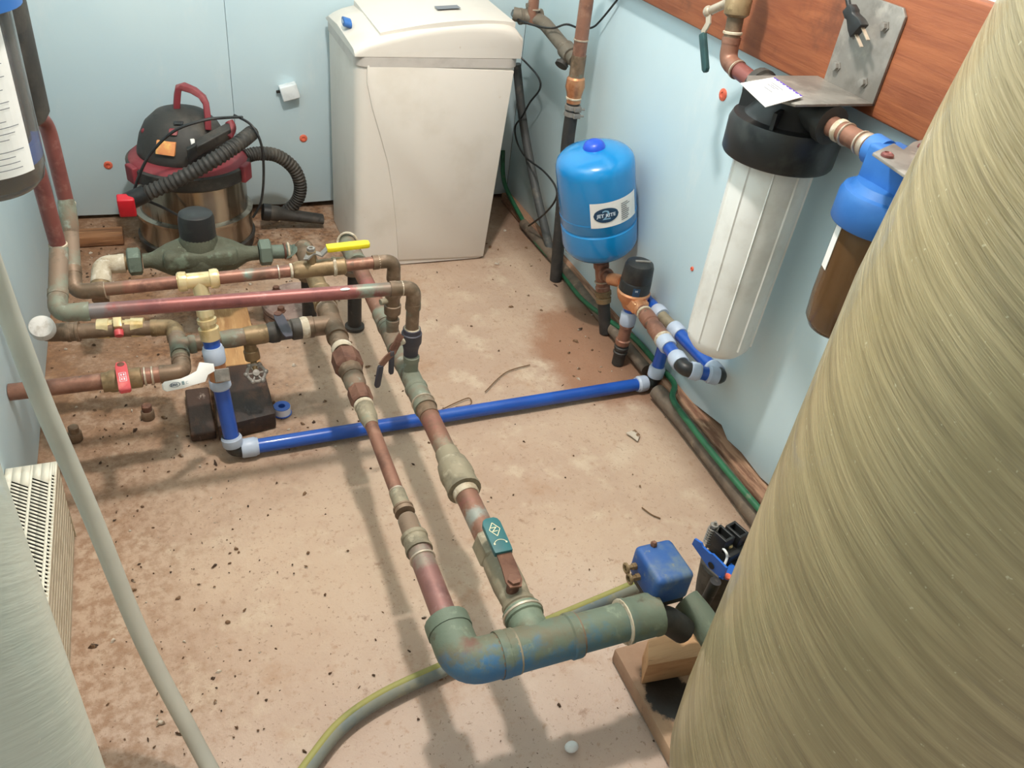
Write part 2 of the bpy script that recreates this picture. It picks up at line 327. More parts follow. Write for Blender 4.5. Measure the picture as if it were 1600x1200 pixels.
        if parent is not None: o.parent = parent
        o['_o'] = tuple(o3)
        return o
def tag(o, label=None, cat=None, group=None, kind=None):
    if label: o['label'] = label
    if cat: o['category'] = cat
    if group: o['group'] = group
    if kind: o['kind'] = kind
    return o
def thing(name, loc, label, cat, group=None):
    o = bpy.data.objects.new(name, None); COL.objects.link(o); o.location = loc; o['_o'] = tuple(loc); o.empty_display_size = .02
    return tag(o, label, cat, group)
def lone(o, label, cat, group=None):
    """a thing that is one mesh: put its origin at its own base"""
    me = o.data; c = sum((q.co for q in me.vertices), V()) / len(me.vertices); c.z = min(q.co.z for q in me.vertices)
    me.transform(Matrix.Translation(-c)); o.location = c; o['_o'] = tuple(c)
    return tag(o, label, cat, group)
def struct(name, mb, mt, **k): return tag(mb.build(name, mt, **k), kind='structure')
def text(body, size, fn, mt, parent, name='lettering', depth=.0006, sx=1., bold=0.):
    cu = bpy.data.curves.new(name, 'FONT'); cu.body = body; cu.size = size; cu.align_x = 'CENTER'; cu.align_y = 'CENTER'; cu.extrude = 0; cu.offset = bold; cu.resolution_u = 2
    to = bpy.data.objects.new('t', cu); COL.objects.link(to)
    me = bpy.data.meshes.new_from_object(to.evaluated_get(bpy.context.evaluated_depsgraph_get())); bpy.data.objects.remove(to)
    mb = MB().add([fn(q.co.x * sx, q.co.y) for q in me.vertices], [list(p.vertices) for p in me.polygons]); bpy.data.meshes.remove(me)
    return mb.build(name, mt, parent)
X_, Y_, Z_ = V((1, 0, 0)), V((0, 1, 0)), V((0, 0, 1))

# pipework
def pipe(pr, pts, r, mt, name='pipe', fillet=0., seg=18, **k): return MB().tube(pts, r, seg, fillet, **k).build(name, mt, pr)
def ring(pr, c, d, r, mt='solder', wd=.004, name='solder_ring'):
    d = V(d).normalized(); return MB().lathe(V(c) - d * wd / 2, d, [(0, r * .98), (wd * .2, r * 1.06), (wd * .8, r * 1.06), (wd, r * .98)], 20).build(name, mt, pr)
def sleeve(pr, a, b, r, mt, name='coupling', lip=.0015, seg=20):
    a = V(a); b = V(b); L = (b - a).length; e = min(.006, L * .25)
    return MB().lathe(a, b - a, [(0, r * .9), (0, r + lip), (e, r + lip), (e * 1.3, r), (L - e * 1.3, r), (L - e, r + lip), (L, r + lip), (L, r * .9)], seg).build(name, mt, pr)
def nut(pr, a, b, r, mt, name='union_nut', sides=8):
    a = V(a); b = V(b); L = (b - a).length
    return MB().lathe(a, b - a, [(0, r * .82), (L * .12, r), (L * .88, r), (L, r * .82)], sides, ph=.3).build(name, mt, pr, ang=25)
def cone(pr, a, b, prof, mt, name, seg=20):
    """prof: (fraction, radius)"""
    a = V(a); b = V(b); L = (b - a).length
    return MB().lathe(a, b - a, [(t * L, r) for t, r in prof], seg).build(name, mt, pr)
def elbow(pr, c, d1, d2, r, mt, arm=None, name='elbow', lip=1.13):
    c = V(c); d1 = V(d1).normalized(); d2 = V(d2).normalized(); arm = arm or r * 2.2
    mb = MB().tube([c + d1 * arm, c, c + d2 * arm], r * 1.08, 18, arm * .8, 8)
    for d_ in (d1, d2): mb.lathe(c + d_ * arm * .82, d_, [(0, r), (0, r * lip), (arm * .3, r * lip), (arm * .3, r)], 18)
    return mb.build(name, mt, pr)
def tee(pr, c, run, br, r, mt, L=None, rb=None, name='tee'):
    c = V(c); run = V(run).normalized(); br = V(br).normalized(); L = L or r * 2.3; rb = rb or r
    mb = MB().lathe(c - run * L, run, [(0, r), (0, r * 1.16), (.2 * L, r * 1.16), (.24 * L, r * 1.08), (1.76 * L, r * 1.08), (1.8 * L, r * 1.16), (2 * L, r * 1.16), (2 * L, r)], 20)
    mb.lathe(c, br, [(0, rb * 1.05), (L * .75, rb * 1.05), (L * .78, rb * 1.16), (L, rb * 1.16), (L, rb)], 20)
    return mb.build(name, mt, pr)
def collar(pr, a, b, r=.0188, mt='collar', name='collar'):
    a = V(a); b = V(b); L = (b - a).length
    return MB().lathe(a, b - a, [(0, r * .8), (0, r * .94), (L * .1, r), (L * .8, r * 1.02), (L * .88, r * .93), (L, r * .9), (L, r * .78)], 22).build(name, mt, pr)

# ---------------------------------------------------------------- setting
mb = MB()
nx, ny = 60, 120
g = [[(-.36 + 1.46 * i / nx, -.6 + 3.02 * j / ny) for i in range(nx + 1)] for j in range(ny + 1)]
vs = [V((a, b, .0025 * mnoise.noise(V((a * 7, b * 7, 0))) - .0025)) for rw in g for a, b in rw]
mb.add(vs, [[j * (nx + 1) + i, j * (nx + 1) + i + 1, (j + 1) * (nx + 1) + i + 1, (j + 1) * (nx + 1) + i] for j in range(ny) for i in range(nx)])
tag(mb.build('floor', 'floor'), 'tan concrete floor with dirt and a damp patch', kind='structure')
XR, YB, XL, HC = 1.03, 2.33, -.29, 2.15
wb = struct('wall_back', MB().box((XL - .1, YB + .05, -.02), (XR + .1, YB + .08, HC)), 'backing')
wr = struct('wall_right', MB().box((XR + .05, -.6, -.02), (XR + .08, YB + .08, HC)), 'backing')
wl = struct('wall_left', MB().box((XL - .08, -.6, -.02), (XL - .05, YB + .08, HC)), 'backing')
struct('ceiling', MB().box((XL - .1, -.6, HC), (XR + .1, YB + .1, HC + .03)), 'ceiling')
# foam panels as pieces of the walls
MB().prism([(XL, YB, .012), (.05, YB, .006), (.191, YB, .012), (.191, YB, HC - .003), (XL, YB, HC - .003)], (0, .048, 0)).build('insulation_panel', 'foam', wb, bev=.0006)
MB().prism([(.192, YB, .02), (.3, YB, .014), (.5, YB, .02), (.8, YB, .01), (XR, YB, .012), (XR, YB, HC - .003), (.192, YB, HC - .003)], (0, .048, 0)).build('insulation_panel', 'foam', wb, bev=.0006)
edgeR = [(2.329, .012), (1.9, .02), (1.6, .03), (1.3, .034), (1.16, .028), (1.1, .04), (1.05, .05), (1.02, .034), (.97, .04), (.9, .034), (.86, .04)]
MB().prism([(XR, a, b) for a, b in edgeR] + [(XR, .846, .05), (XR, .842, .16), (XR, .84, HC - .003), (XR, 2.329, HC - .003)], (.048, 0, 0)).build('insulation_panel', 'foam', wr, bev=.0015)
MB().prism([(XR - .004, .838, .03), (XR - .004, .6, .02), (XR - .004, -.6, .02), (XR - .004, -.6, HC - .003), (XR - .004, .838, HC - .003)], (.05, 0, 0)).build('insulation_panel', 'foam', wr, bev=.0015)
MB().prism([(XL, YB, .006), (XL, 1.5, .002), (XL, -.6, .004), (XL, -.6, HC - .003), (XL, YB, HC - .003)], (-.048, 0, 0)).build('insulation_panel', 'foam', wl, bev=.002)
def fastener(c, d, pr, r=.012):
    d = V(d); MB().lathe(c, d, [(0, r), (.0015, r), (.003, r * .8), (.003, r * .45), (.0012, r * .35), (.0012, 0)], 18, caps=False).build('fastener', 'oranged', pr)
fastener(YP(169, 258, YB), (0, -1, 0), wb, .011); fastener(YP(474, 216, YB), (0, -1, 0), wb, .011)
fastener(XP(1130, 148, XR), (-1, 0, 0), wr, .012); fastener(XP(941, 431, XR), (-1, 0, 0), wr, .011)
fastener(XP(1082, 420, XR), (-1, 0, 0), wr, .005)
lone(MB().box((XR - .028, -.5, 0), (XR + .045, 2.3, .03), .003).build('sill_plate', 'sill'), 'damp brown timber sill plate along the foot of the right wall', 'timber')
lone(MB().box((XR - .03, -.5, .757), (XR - .0005, 2.25, .945), .004).build('wall_plank', 'plank'), 'wide orange-brown stained plank fixed across the right wall', 'plank')

# ---------------------------------------------------------------- the two large fibreglass tanks in front
t = thing('fibreglass_tank', (.633, .274, .03), 'large tan ribbed fibreglass tank filling the right foreground', 'tank')
prof = [(0, .06), (.01, .11), (.03, .145), (.06, .17), (.1, .187), (.15, .197), (.22, .2)]
prof += [(.22 + .55 * k / 10, .2) for k in range(1, 11)] + [(.9, .192), (1.05, .178), (1.2, .15), (1.3, .1), (1.34, .05)]
MB().lathe((.633, .274, .045), Z_, prof, 96).build('shell', 'wound_tan', t)
MB().lathe((.633, .274, .03), Z_, [(0, .15), (.0, .165), (.035, .165), (.05, .15), (.05, .12)], 48).build('base_ring', 'dusty_black', t)
t = thing('fibreglass_tank', (-.185, .309, 0), 'pale grey-green fibreglass tank at the lower left corner', 'tank')
prof = [(0, .05), (.02, .085), (.06, .097), (.1, .1)] + [(.1 + .8 * k / 8, .1) for k in range(1, 9)] + [(1.0, .092), (1.08, .06), (1.1, .03)]
MB().lathe((-.185, .309, .012), Z_, prof, 72).build('shell', 'wound_grey', t)
MB().lathe((-.185, .309, 0), Z_, [(0, .08), (0, .09), (.02, .09), (.03, .08)], 40).build('base_ring', 'dusty_black', t)

# ---------------------------------------------------------------- slab, block, header pipework in the right foreground
SL = .03
lone(MB().prism([(.553, .625, 0), (1.0, .625, 0), (1.0, -.4, 0), (.548, -.4, 0)], (0, 0, SL)).build('concrete_slab', 'slab', bev=.004), 'low brown concrete slab with a black oily stain under the pressure switches', 'slab')
zt = .078
q = [ZP(1013, 998, zt), ZP(1078, 980, zt), ZP(1110, 1022, zt), ZP(1012, 1040, zt)]
lone(MB().prism(q, (0, 0, SL - zt)).build('timber_block', 'woodblock', bev=.002), 'small pale cut timber block beneath the blue pressure switch', 'wood block')

ZL, XLp, XRp, YH = .2, .265, .368, .56
m['header'] = stained('header_verdigris_reflection', (102, 114, 98), [((110, 104, 84), 9, .5, .64), ((132, 144, 124), 40, .55, .75), ((86, 84, 68), 30, .64, .76)], [((.262, .535, .18), .055, (62, 112, 150), .85), ((.31, .53, .18), .05, (56, 108, 152), .85), ((.365, .53, .18), .055, (60, 112, 148), .8), ((.43, .53, .18), .05, (66, 112, 136), .75), ((.49, .53, .18), .05, (84, 116, 120), .6), ((.275, .57, .225), .016, (112, 66, 58), .7), ((.37, .6, .215), .03, (126, 140, 120), .6)], .65, .12, (120, .5))  # verdigris, with a blue reflection painted along the underside as patches
h = thing('header_pipe', (XRp, YH, 0), 'thick blue-green tarnished header pipe with elbow and tee in the foreground', 'pipe')
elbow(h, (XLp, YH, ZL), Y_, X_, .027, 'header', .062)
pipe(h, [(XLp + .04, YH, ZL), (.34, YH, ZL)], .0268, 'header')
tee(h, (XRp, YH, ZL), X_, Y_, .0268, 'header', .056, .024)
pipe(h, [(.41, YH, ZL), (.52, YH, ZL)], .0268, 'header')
ring(h, (.335, YH, ZL), X_, .0285, 'pipe_grey', .006); ring(h, (.312, YH, ZL), X_, .0275, 'copper_brown', .005); ring(h, (.425, YH, ZL), X_, .0283, 'copper_brown', .005)
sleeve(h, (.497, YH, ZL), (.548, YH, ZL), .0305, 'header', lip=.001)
ring(h, (.496, YH, ZL), X_, .03, 'scale', .003)
pipe(h, [(.54, YH, ZL - .008), (.57, YH, ZL - .02), (.6, .55, .155)], .02, 'dusty_black', 'nipple', .02)  # link coloured black to stand in for the shaded gap between the pipes
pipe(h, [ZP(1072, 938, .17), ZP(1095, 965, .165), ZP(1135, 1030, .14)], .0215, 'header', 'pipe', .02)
ring(h, (XRp, YH + .05, ZL), Y_, .0275, 'solder', .005)

# blue pressure switch with its cover on
t = thing('pressure_switch', (.57, .6, .17), 'dusty blue covered pressure switch on top of the tarnished header', 'pressure switch')
MB().box((.54, .563, .21), (.6, .634, .262), .008).build('cover', 'switchblue', t)
MB().box((.545, .568, .198), (.598, .63, .2095), .002).build('base_plate', 'dusty_black', t)
MB().cyl((.57, .6, .17), (.57, .6, .198), .011).build('nipple', 'bronze', t)
c = ZP(1021, 852, .262); MB().lathe(c, Z_, [(0, .005), (.004, .005), (.007, .003), (.007, .0)], 6).build('cover_nut', 'rust', t)
mb = MB()
for dz in (0, .013): mb.lathe((.541, .618 - dz, .236 - dz * .6), -X_, [(0, .005), (.007, .005), (.007, .0035), (.016, .0035)], 8); mb.torus((.5245, .618 - dz, .236 - dz * .6), X_, .0062, .0025, 14, 6)
mb.build('cable_clamp', 'bronze', t)
# second pressure switch, cover off
t = thing('pressure_switch', (.71, .63, SL), 'uncovered pressure switch showing black contact block, springs and white wire', 'pressure switch')
a, b = ZP(1085, 842, .226), ZP(1135, 888, .226)
ex = (b - a).normalized(); ey = V((-ex.y, ex.x, 0))
q = [a, a.lerp(b, .2) + Z_ * .003, a.lerp(b, .26) - Z_ * .001, a.lerp(b, .5) - Z_ * .001, a.lerp(b, .56) + Z_ * .002, b, ZP(1129, 906, .2), ZP(1106, 886, .198), ZP(1081, 850, .214)]
mb = MB().prism(q, ey * .0035)
mb.prism([ZP(1122, 904, .198), ZP(1145, 878, .198), ZP(1185, 872, .198), ZP(1165, 912, .198)], Z_ * .004)
mb.build('base_bracket', 'switchblue2', t)
nb_ = (q[5] - q[0]).cross(q[7] - q[0]).normalized(); nb_ = nb_ if nb_.dot(EYE - a) > 0 else -nb_
pc2 = ZP(1114, 882, .207)
pc2 = pc2 - nb_ * ((pc2 - q[0]).dot(nb_) - .0006)
MB().lathe(pc2, nb_, [(0, .006), (.0004, .006), (.0004, .0)], 16).build('conduit_hole', 'ledblack', t)
MB().lathe(ZP(1137, 902, .203), Z_, [(0, .0055), (.003, .0055), (.003, .0)], 12).build('grommet', 'oranged', t)
mb = MB()
for px, py in ((1127, 842), (1149, 836)):
    c = ZP(px, py, .226)
    for sg in (-1, 1): mb.obox(c + ey * .0085 * sg, ey * .002, ex * .015, Z_ * .013, .001); mb.obox(c + ex * .0128 * sg, ey * .009, ex * .0022, Z_ * .013, .001)
    mb.obox(c - Z_ * .006, ey * .008, ex * .012, Z_ * .006)
mb.obox(ZP(1141, 852, .207), ey * .028, ex * .022, Z_ * .009, .002)
mb.obox(ZP(1152, 876, .19), ey * .026, ex * .014, Z_ * .012, .003)
blk = mb.build('contact_block', 'black', t)
mb = MB()
for px, py in ((1128, 857), (1139, 854), (1150, 850), (1160, 845)): mb.lathe(ZP(px, py, .217), Z_ + ex * .4, [(0, .0042), (.0045, .0042), (.0055, .003), (.0055, 0)], 10)
mb.build('terminal_screw', 'brass', blk)
def helix(c, d, R, L, turns, n=12): 
    u, v, d = frame(d); return [V(c) + d * (L * k / (turns * n)) + (u * math.cos(2 * math.pi * k / n) + v * math.sin(2 * math.pi * k / n)) * R for k in range(turns * n + 1)]
sb0 = ZP(1106, 848, .205); sp = MB().tube(helix(sb0, Z_, .0068, .034, 7), .0013, 6); sp.cyl(sb0 - Z_ * .01, sb0 + Z_ * .046, .0022, 10); sp.lathe(sb0 + Z_ * .036, Z_, [(0, .0065), (.004, .0065)], 6)
sp.build('range_spring', 'steel', t)
MB().tube([ZP(1130, 857, .223), ZP(1135, 864, .222), ZP(1136, 872, .214), ZP(1132, 882, .206)], .002, 8, smooth=True).build('white_wire', 'white', t)
MB().cyl((.665, .585, .2), (.662, .588, .12), .0085).build('riser', 'poly', t)
MB().lathe((.662, .588, .122), Z_, [(0, .012), (.004, .0135), (.008, .012)], 16).build('ring_washer', 'scale', t)
MB().tube([(.7, .62, .19), (.71, .62, .12), (.72, .6, SL + .001)], .03, 16, .03).build('pump_body', 'dusty_black', t)

# ---------------------------------------------------------------- long pipe on the left of the pair
def yz(px, py): return ZP(px, py, ZL).y
p = thing('trunk_pipe', (XLp, 1.1, 0), 'left trunk pipe stepping through rusty union nuts from thick to thin and back', 'pipe')
def L(py_px): return V((XLp, yz(*py_px), ZL))
yl = lambda px, py: V((XLp, yz(px, py), ZL))
MB().cyl((XLp, 1.646, .043), (XLp, 1.646, ZL), .0165).build('riser', 'poly', p)
tee(p, (XLp, 1.646, ZL), Y_, -Z_, .019, 'copper_brown', .05)
pipe(p, [(XLp, 1.6, ZL), (XLp, 1.46, ZL)], .0185, 'bronze')
sleeve(p, yl(497, 455), yl(508, 480), .022, 'bronze', 'coupling'); ring(p, yl(509, 483), Y_, .021, 'solder', .003)
tee(p, yl(512, 508), Y_, -X_, .0185, 'copper_brown', .05)
pipe(p, [yl(512, 520), yl(524, 552)], .0185, 'copper_brown')
ring(p, yl(524, 548), Y_, .0195, 'scale', .016, 'limescale_crust')
nut(p, yl(527, 556), yl(532, 580), .0275, 'rust', sides=8)
cone(p, yl(532, 579), yl(536, 592), [(0, .022), (.5, .021), (1, .02)], 'copper_brown', 'union_tail')
cone(p, yl(536, 590), yl(546, 612), [(0, .018), (.2, .0195), (.55, .0195), (1, .014)], 'copper_patina', 'reducer')
nut(p, yl(547, 610), yl(553, 632), .0205, 'rust', sides=8)
ring(p, yl(554, 636), Y_, .0165, 'scale', .008, 'limescale_crust')
cone(p, yl(554, 636), yl(565, 668), [(0, .0155), (.45, .0165), (.6, .016), (1, .0118)], 'pipe_grey', 'reducer')
pipe(p, [yl(560, 655), yl(615, 805)], .0112, 'copper')
ring(p, yl(600, 772), Y_, .0118, 'solder', .004)
cone(p, yl(600, 774), yl(610, 800), [(0, .0125), (.8, .0128), (.85, .0145), (1, .0145)], 'pipe_grey', 'coupling')
sleeve(p, yl(611, 797), yl(614, 806), .0142, 'copper_brown', 'coupling')
cone(p, yl(616, 812), yl(629, 845), [(0, .0125), (.1, .0148), (.7, .0152), (1, .0165)], 'copper_patina', 'bushing')
sleeve(p, yl(628, 842), yl(636, 866), .0185, 'pipe_grey', 'coupling'); ring(p, yl(641, 878), Y_, .018, 'solder', .004)
m['trunkL'] = stained('trunk_left', (138, 98, 92), [((116, 82, 78), 14, .45, .65), ((158, 122, 116), 40, .52, .75)], [(yl(640, 880), .03, (140, 130, 116), .9), (yl(683, 975), .022, (124, 158, 150), .85), (yl(692, 1000), .03, (120, 116, 104), .8)], .48, .3)
pipe(p, [yl(630, 850), (XLp, YH + .05, ZL)], .0172, 'trunkL')
sleeve(p, (XLp, YH + .055, ZL), (XLp, YH + .075, ZL), .0215, 'copper_brown', 'coupling')

wc = V((.256, 1.735, 0))
t = thing('well_cap', wc, 'round grey-purple well cap with rusty bolts on the floor behind the manifold', 'well cap')
MB().lathe(wc, Z_, [(0, .078), (0, .086), (.022, .086), (.022, .08), (.028, .08), (.028, .088), (.038, .088), (.042, .083), (.043, 0)], 48).build('cap_plate', 'wellcap', t)
for k in range(4):
    a_ = math.pi / 2 * k + .75; c = wc + V((math.cos(a_) * .068, math.sin(a_) * .068, .042))
    MB().lathe(c, Z_, [(0, .011), (.003, .011), (.003, .008), (.012, .008), (.013, .0)], 6).build('bolt', 'rust', t)
# ---------------------------------------------------------------- long pipe on the right of the pair
p = thing('trunk_pipe', (XRp, 1.2, 0), 'right trunk pipe with grey bell union and teal lever ball valve', 'pipe')
yr = lambda px, py: V((XRp, yz(px, py), ZL))
MB().cyl((XRp + .004, 1.65, .0), (XRp + .004, 1.65, ZL), .0165).build('riser', 'poly', p)
MB().lathe((XRp + .004, 1.65, .0), Z_, [(0, .018), (0, .0235), (.007, .0235), (.01, .018)], 20).build('riser_collar', 'dusty_black', p)
tee(p, (XRp, 1.65, ZL), Y_, -Z_, .02, 'copper_patina', .048)
cone(p, (XRp, 1.69, ZL), (XRp, 1.715, ZL), [(0, .021), (.3, .024), (1, .024)], 'meter', 'plug')
MB().torus((XRp - .003, 1.69, ZL + .008), Y_ - Z_ * .4 + X_ * .5, .0235, .003).build('tape_ring', 'scale', p)
G1, G2, PK = (126, 134, 118), (140, 134, 114), (160, 96, 92)
m['trunkR'] = stained('trunk_right', (140, 100, 82), [((118, 88, 72), 16, .45, .65), ((164, 124, 106), 40, .52, .75)], [(yr(583, 455), .05, PK, .8), (yr(600, 500), .03, G1, .9), (yr(625, 553), .04, G1, .8), (yr(690, 705), .03, G2, .8), (yr(673, 668), .025, PK, .5), (yr(732, 790), .02, PK, .5), (yr(742, 815), .028, (150, 158, 150), .85), (yr(752, 838), .02, (156, 140, 132), .7)], .5, .3)
pipe(p, [(XRp, 1.61, ZL), yr(720, 740)], .0172, 'trunkR')
sleeve(p, yr(597, 490), yr(604, 507), .0185, 'copper_patina', 'coupling', lip=.0005)
tee(p, yr(612, 527), Y_, Z_, .0172, 'copper_patina', .042, .0115)
tee(p, yr(641, 588), Y_, Z_, .0172, 'copper_patina', .046, .0125)
sleeve(p, yr(647, 606), yr(660, 640), .0195, 'copper_patina', 'coupling'); ring(p, yr(657, 630), Y_, .0203, 'solder', .004)
cone(p, yr(660, 640), yr(666, 652), [(0, .0185), (1, .0182)], 'copper_brown', 'sleeve')
cone(p, yr(695, 708), yr(712, 745), [(0, .0195), (.35, .0205), (.5, .025), (.9, .028), (1, .027)], 'pipe_grey', 'bell_union')
sleeve(p, yr(712, 743), yr(722, 768), .0265, 'pipe_grey', 'union_nut', lip=.0012)
ring(p, yr(724, 772), Y_, .0195, 'scale', .014, 'limescale_crust')
pipe(p, [yr(720, 765), yr(755, 845)], .018, 'trunkR')
nut(p, yr(752, 842), yr(768, 880), .0255, 'pipe_grey', 'valve_hexagon', 6)
bv = cone(p, yr(765, 874), yr(800, 946), [(0, .021), (.12, .023), (.6, .0235), (.9, .0215), (1, .0215)], 'pipe_grey', 'valve_body')
sleeve(p, yr(805, 945), yr(822, 972), .0225, 'pipe_grey', 'coupling'); ring(p, yr(820, 966), Y_, .0238, 'scale', .005)
zb = .236; c = ZP(803, 908, zb)
MB().cyl(c - Z_ * .02, c, .009).build('stem', 'rust', bv)
e0, e1, e2 = ZP(806, 918, zb), ZP(795, 884, zb + .006), ZP(786, 862, zb + .016)
e3 = ZP(764, 812, zb + .02)
MB().ribbon([e0, c, e1, e2], X_, [.016, .024, .022, .021], .003).build('lever', 'rust', bv)
dirv = (e3 - e2).normalized()
gr = MB().ribbon([e2 - dirv * .003, e2 + dirv * .004, e3 - dirv * .01, e3 - dirv * .003, e3], X_, [.026, .027, .027, .022, .012], .009).build('lever_grip', 'teal', bv, bev=.001)
MB().lathe(c + Z_ * .001, Z_, [(0, .0095), (.005, .0095), (.005, .0)], 6).build('stem_nut', 'rust', bv)
wv = X_; up = dirv.cross(wv); up = up if up.z > 0 else -up
gc = e2.lerp(e3, .62) + up * .0051
def onlev(u, v): return gc + dirv * u + wv * v
mb = MB()
for s_ in (.0095, .007):
    pass
def outline(pts, wd):
    q = []
    for i in range(len(pts)):
        a = pts[i]; b = pts[(i + 1) % len(pts)]; dd = (b - a).normalized(); nn = up.cross(dd) * wd
        mb.add([a - nn, b - nn, b + nn, a + nn], [[0, 1, 2, 3]])
outline([onlev(.012, 0), onlev(0, .008), onlev(-.012, 0), onlev(0, -.008)], .0005)
mb.build('diamond_mark', 'creamtext', bv)
text('N', .012, lambda a, b: gc + dirv * a + wv * -b + up * .0001, 'creamtext', bv, 'diamond_letter')
mb = MB(); g2 = e2.lerp(e3, .22) + up * .0051
for k in range(8):
    a1 = math.pi * (.15 + .7 * k / 8); a2 = math.pi * (.15 + .7 * (k + 1) / 8)
    P_ = [g2 + dirv * (math.sin(q_) * .011 - .006) + wv * math.cos(q_) * .0105 for q_ in (a1, a2)]
    nn = up.cross((P_[1] - P_[0]).normalized()) * .0004; mb.add([P_[0] - nn, P_[1] - nn, P_[1] + nn, P_[0] + nn], [[0, 1, 2, 3]])
for sgn in (-1, 1): mb.prism([g2 + dirv * a_ + wv * (sgn * .0088 + b_) for a_, b_ in ((0, -.0012), (0, .0012), (-.0025, .0012), (-.0025, -.0012))], up * .0001)
mb.build('arrow_mark', 'creamtext', bv)

# ---------------------------------------------------------------- upper run with brass tee and yellow lever (farther of the two)
YA, ZA = 1.306, .36
a = thing('copper_pipe_run', (-.165, YA, ZA), 'farther copper pipe run with bright brass tee and yellow lever valve', 'pipe')
A0 = YP(116, 457, YA); AJ = YP(109, 338, 1.42); A1 = YP(617, 407, YA)
az = lambda px: YP(px, 457 + (407 - 457) * (px - 116) / (617 - 116), YA)
AE = V((XRp, YA, A1.z))
dA = (AE - A0).normalized()
pipe(a, [AJ + (AJ - A0).normalized() * .0, A0.lerp(AJ, .3)], .0124, 'copper_patina')
top = V((AJ.x - .003, AJ.y, .60)); pipe(a, [V((-.2, 1.215, .68)), V((-.195, 1.3, .655)), top, AJ], .0118, 'copper_red', 'pipe', .03)
cone(a, AJ + Z_ * .03, AJ - (AJ - A0).normalized() * .03, [(0, .0125), (.2, .0138), (.8, .0138), (1, .0125)], 'copper_patina', 'coupling'); ring(a, AJ + Z_ * .022, Z_, .0128, 'scale', .006)
dJ = (AJ - A0).normalized()
elbow(a, A0, dJ, dA, .012, 'copper_brown', .04)
m['runA'] = stained('copper_run_far', (144, 100, 84), [((116, 82, 70), 18, .45, .65), ((166, 124, 106), 40, .5, .75)], [(az(386), .016, (120, 150, 140), .9), (az(170), .03, (120, 104, 84), .6), (az(405), .02, (100, 84, 70), .5)], .45, .35)
pipe(a, [A0 + dA * .03, az(500)], .0112, 'runA')
ring(a, A0 + dA * .045, dA, .012, 'solder', .003)
ct = az(310); tb = V((.04, 1.262, .22)); bd = (tb - ct).normalized()
t1 = tee(a, ct, dA, bd, .0125, 'brass', .034, .0125, 'brass_tee')
for s_ in (-1, 1): MB().lathe(ct + dA * s_ * .034 - dA * s_ * .016, dA * s_, [(0, .013), (.001, .0165), (.009, .0175), (.014, .0165), (.016, .013)], 22).build('push_collar', 'brass', t1)
ring(a, az(455), dA, .0128, 'scale', .005); ring(a, az(435), dA, .0122, 'solder', .003)
vb = cone(a, az(458), az(540), [(0, .0135), (.08, .016), (.2, .016), (.3, .0145), (.6, .0155), (.75, .0155), (.8, .0165), (.97, .0165), (1, .0135)], 'bronze', 'valve_body')
ring(a, az(522), dA, .0168, 'scale', .006, 'tape_ring')
pipe(a, [az(520), AE - dA * .02], .0112, 'copper'); ring(a, az(592), dA, .012, 'solder', .003)
sc_ = az(487); MB().cyl(sc_ + Z_ * .01, sc_ + Z_ * .036, .0085).build('stem', 'bronze', vb)
MB().lathe(sc_ + Z_ * .036, Z_, [(0, .0075), (.006, .0075), (.006, .004), (.003, .0035), (.003, 0)], 6).build('stem_nut', 'steel', vb)
zz = sc_.z + .036
y0, y1, y2 = YP(478, 406, YA - .012), YP(502, 398, YA), YP(512, 388, YA); y3 = YP(577, 381, YA + .01)
MB().ribbon([y0, sc_ + Z_ * .034, y1, y2], Y_, [.012, .018, .015, .014], .003).build('lever', 'steel', vb)
MB().ribbon([y2 - X_ * .002, y2 + X_ * .002, y3 - X_ * .006, y3], Y_, [.017, .018, .018, .012], .009).build('lever_grip', 'yellow', vb, bev=.0012)
elbow(a, AE, -dA, -Z_, .0118, 'copper_brown', .036)
vA = V((XRp, YA, YP(613, 470, YA).z))
pipe(a, [AE - Z_ * .03, (XRp, YA, ZL + .035)], .0112, 'copper_brown')
v1 = cone(a, vA + Z_ * .026, vA - Z_ * .03, [(0, .013), (.02, .0165), (.25, .0165), (.35, .014), (.6, .014), (.62, .0165), (.95, .016), (1, .012)], 'copper_brown', 'stop_valve')
MB().cyl(vA + V((-.012, -.004, .004)), vA + V((-.026, -.008, .004)), .006).build('stem', 'pipe_grey', v1)
sleeve(a, (XRp, YA, ZL + .06), (XRp, YA, ZL + .085), .0126, 'copper_brown', lip=.0003)

# ---------------------------------------------------------------- upper run, nearer of the two
YBb = 1.175
b_ = thing('copper_pipe_run', (-.178, YBb, .39), 'nearer reddish copper pipe run with blue-green corroded left elbow', 'pipe')
B0 = YP(90, 490, YBb); B1 = YP(648, 449, YBb); BE = V((XRp, YBb, B1.z)); dB = (BE - B0).normalized()
bz = lambda px: B0.lerp(BE, (YP(px, 490 - 41 * (px - 90) / 558, YBb).x - B0.x) / (BE.x - B0.x))
BJ = YP(92, 388, 1.29); dJ = (BJ - B0).normalized()
pipe(b_, [BJ, B0 + dJ * .03], .0135, 'copper_patina')
topB = V((BJ.x - .004, BJ.y - .01, BJ.z + .19)); pipe(b_, [topB + V((-.01, -.05, .08)), topB, BJ - Z_ * .005], .0118, 'copper_red', 'pipe', .03)
ring(b_, BJ + Z_ * .006, Z_, .0128, 'scale', .005)
elbow(b_, B0, dJ, dB, .0128, 'copper_patina', .038); ring(b_, B0 + dB * .04, dB, .0132, 'copper_brown', .004)
m['runB'] = stained('copper_run_near', (138, 84, 80), [((116, 70, 70), 14, .45, .65), ((164, 116, 110), 45, .52, .75)], [(bz(105), .03, (118, 146, 150), .95), (bz(150), .035, (124, 128, 128), .75), (bz(200), .03, (118, 96, 94), .5), (bz(575), .024, (126, 138, 124), .9), (bz(612), .03, (122, 112, 98), .85)], .42, .35)
pipe(b_, [B0 + dB * .03, BE - dB * .02], .0118, 'runB')
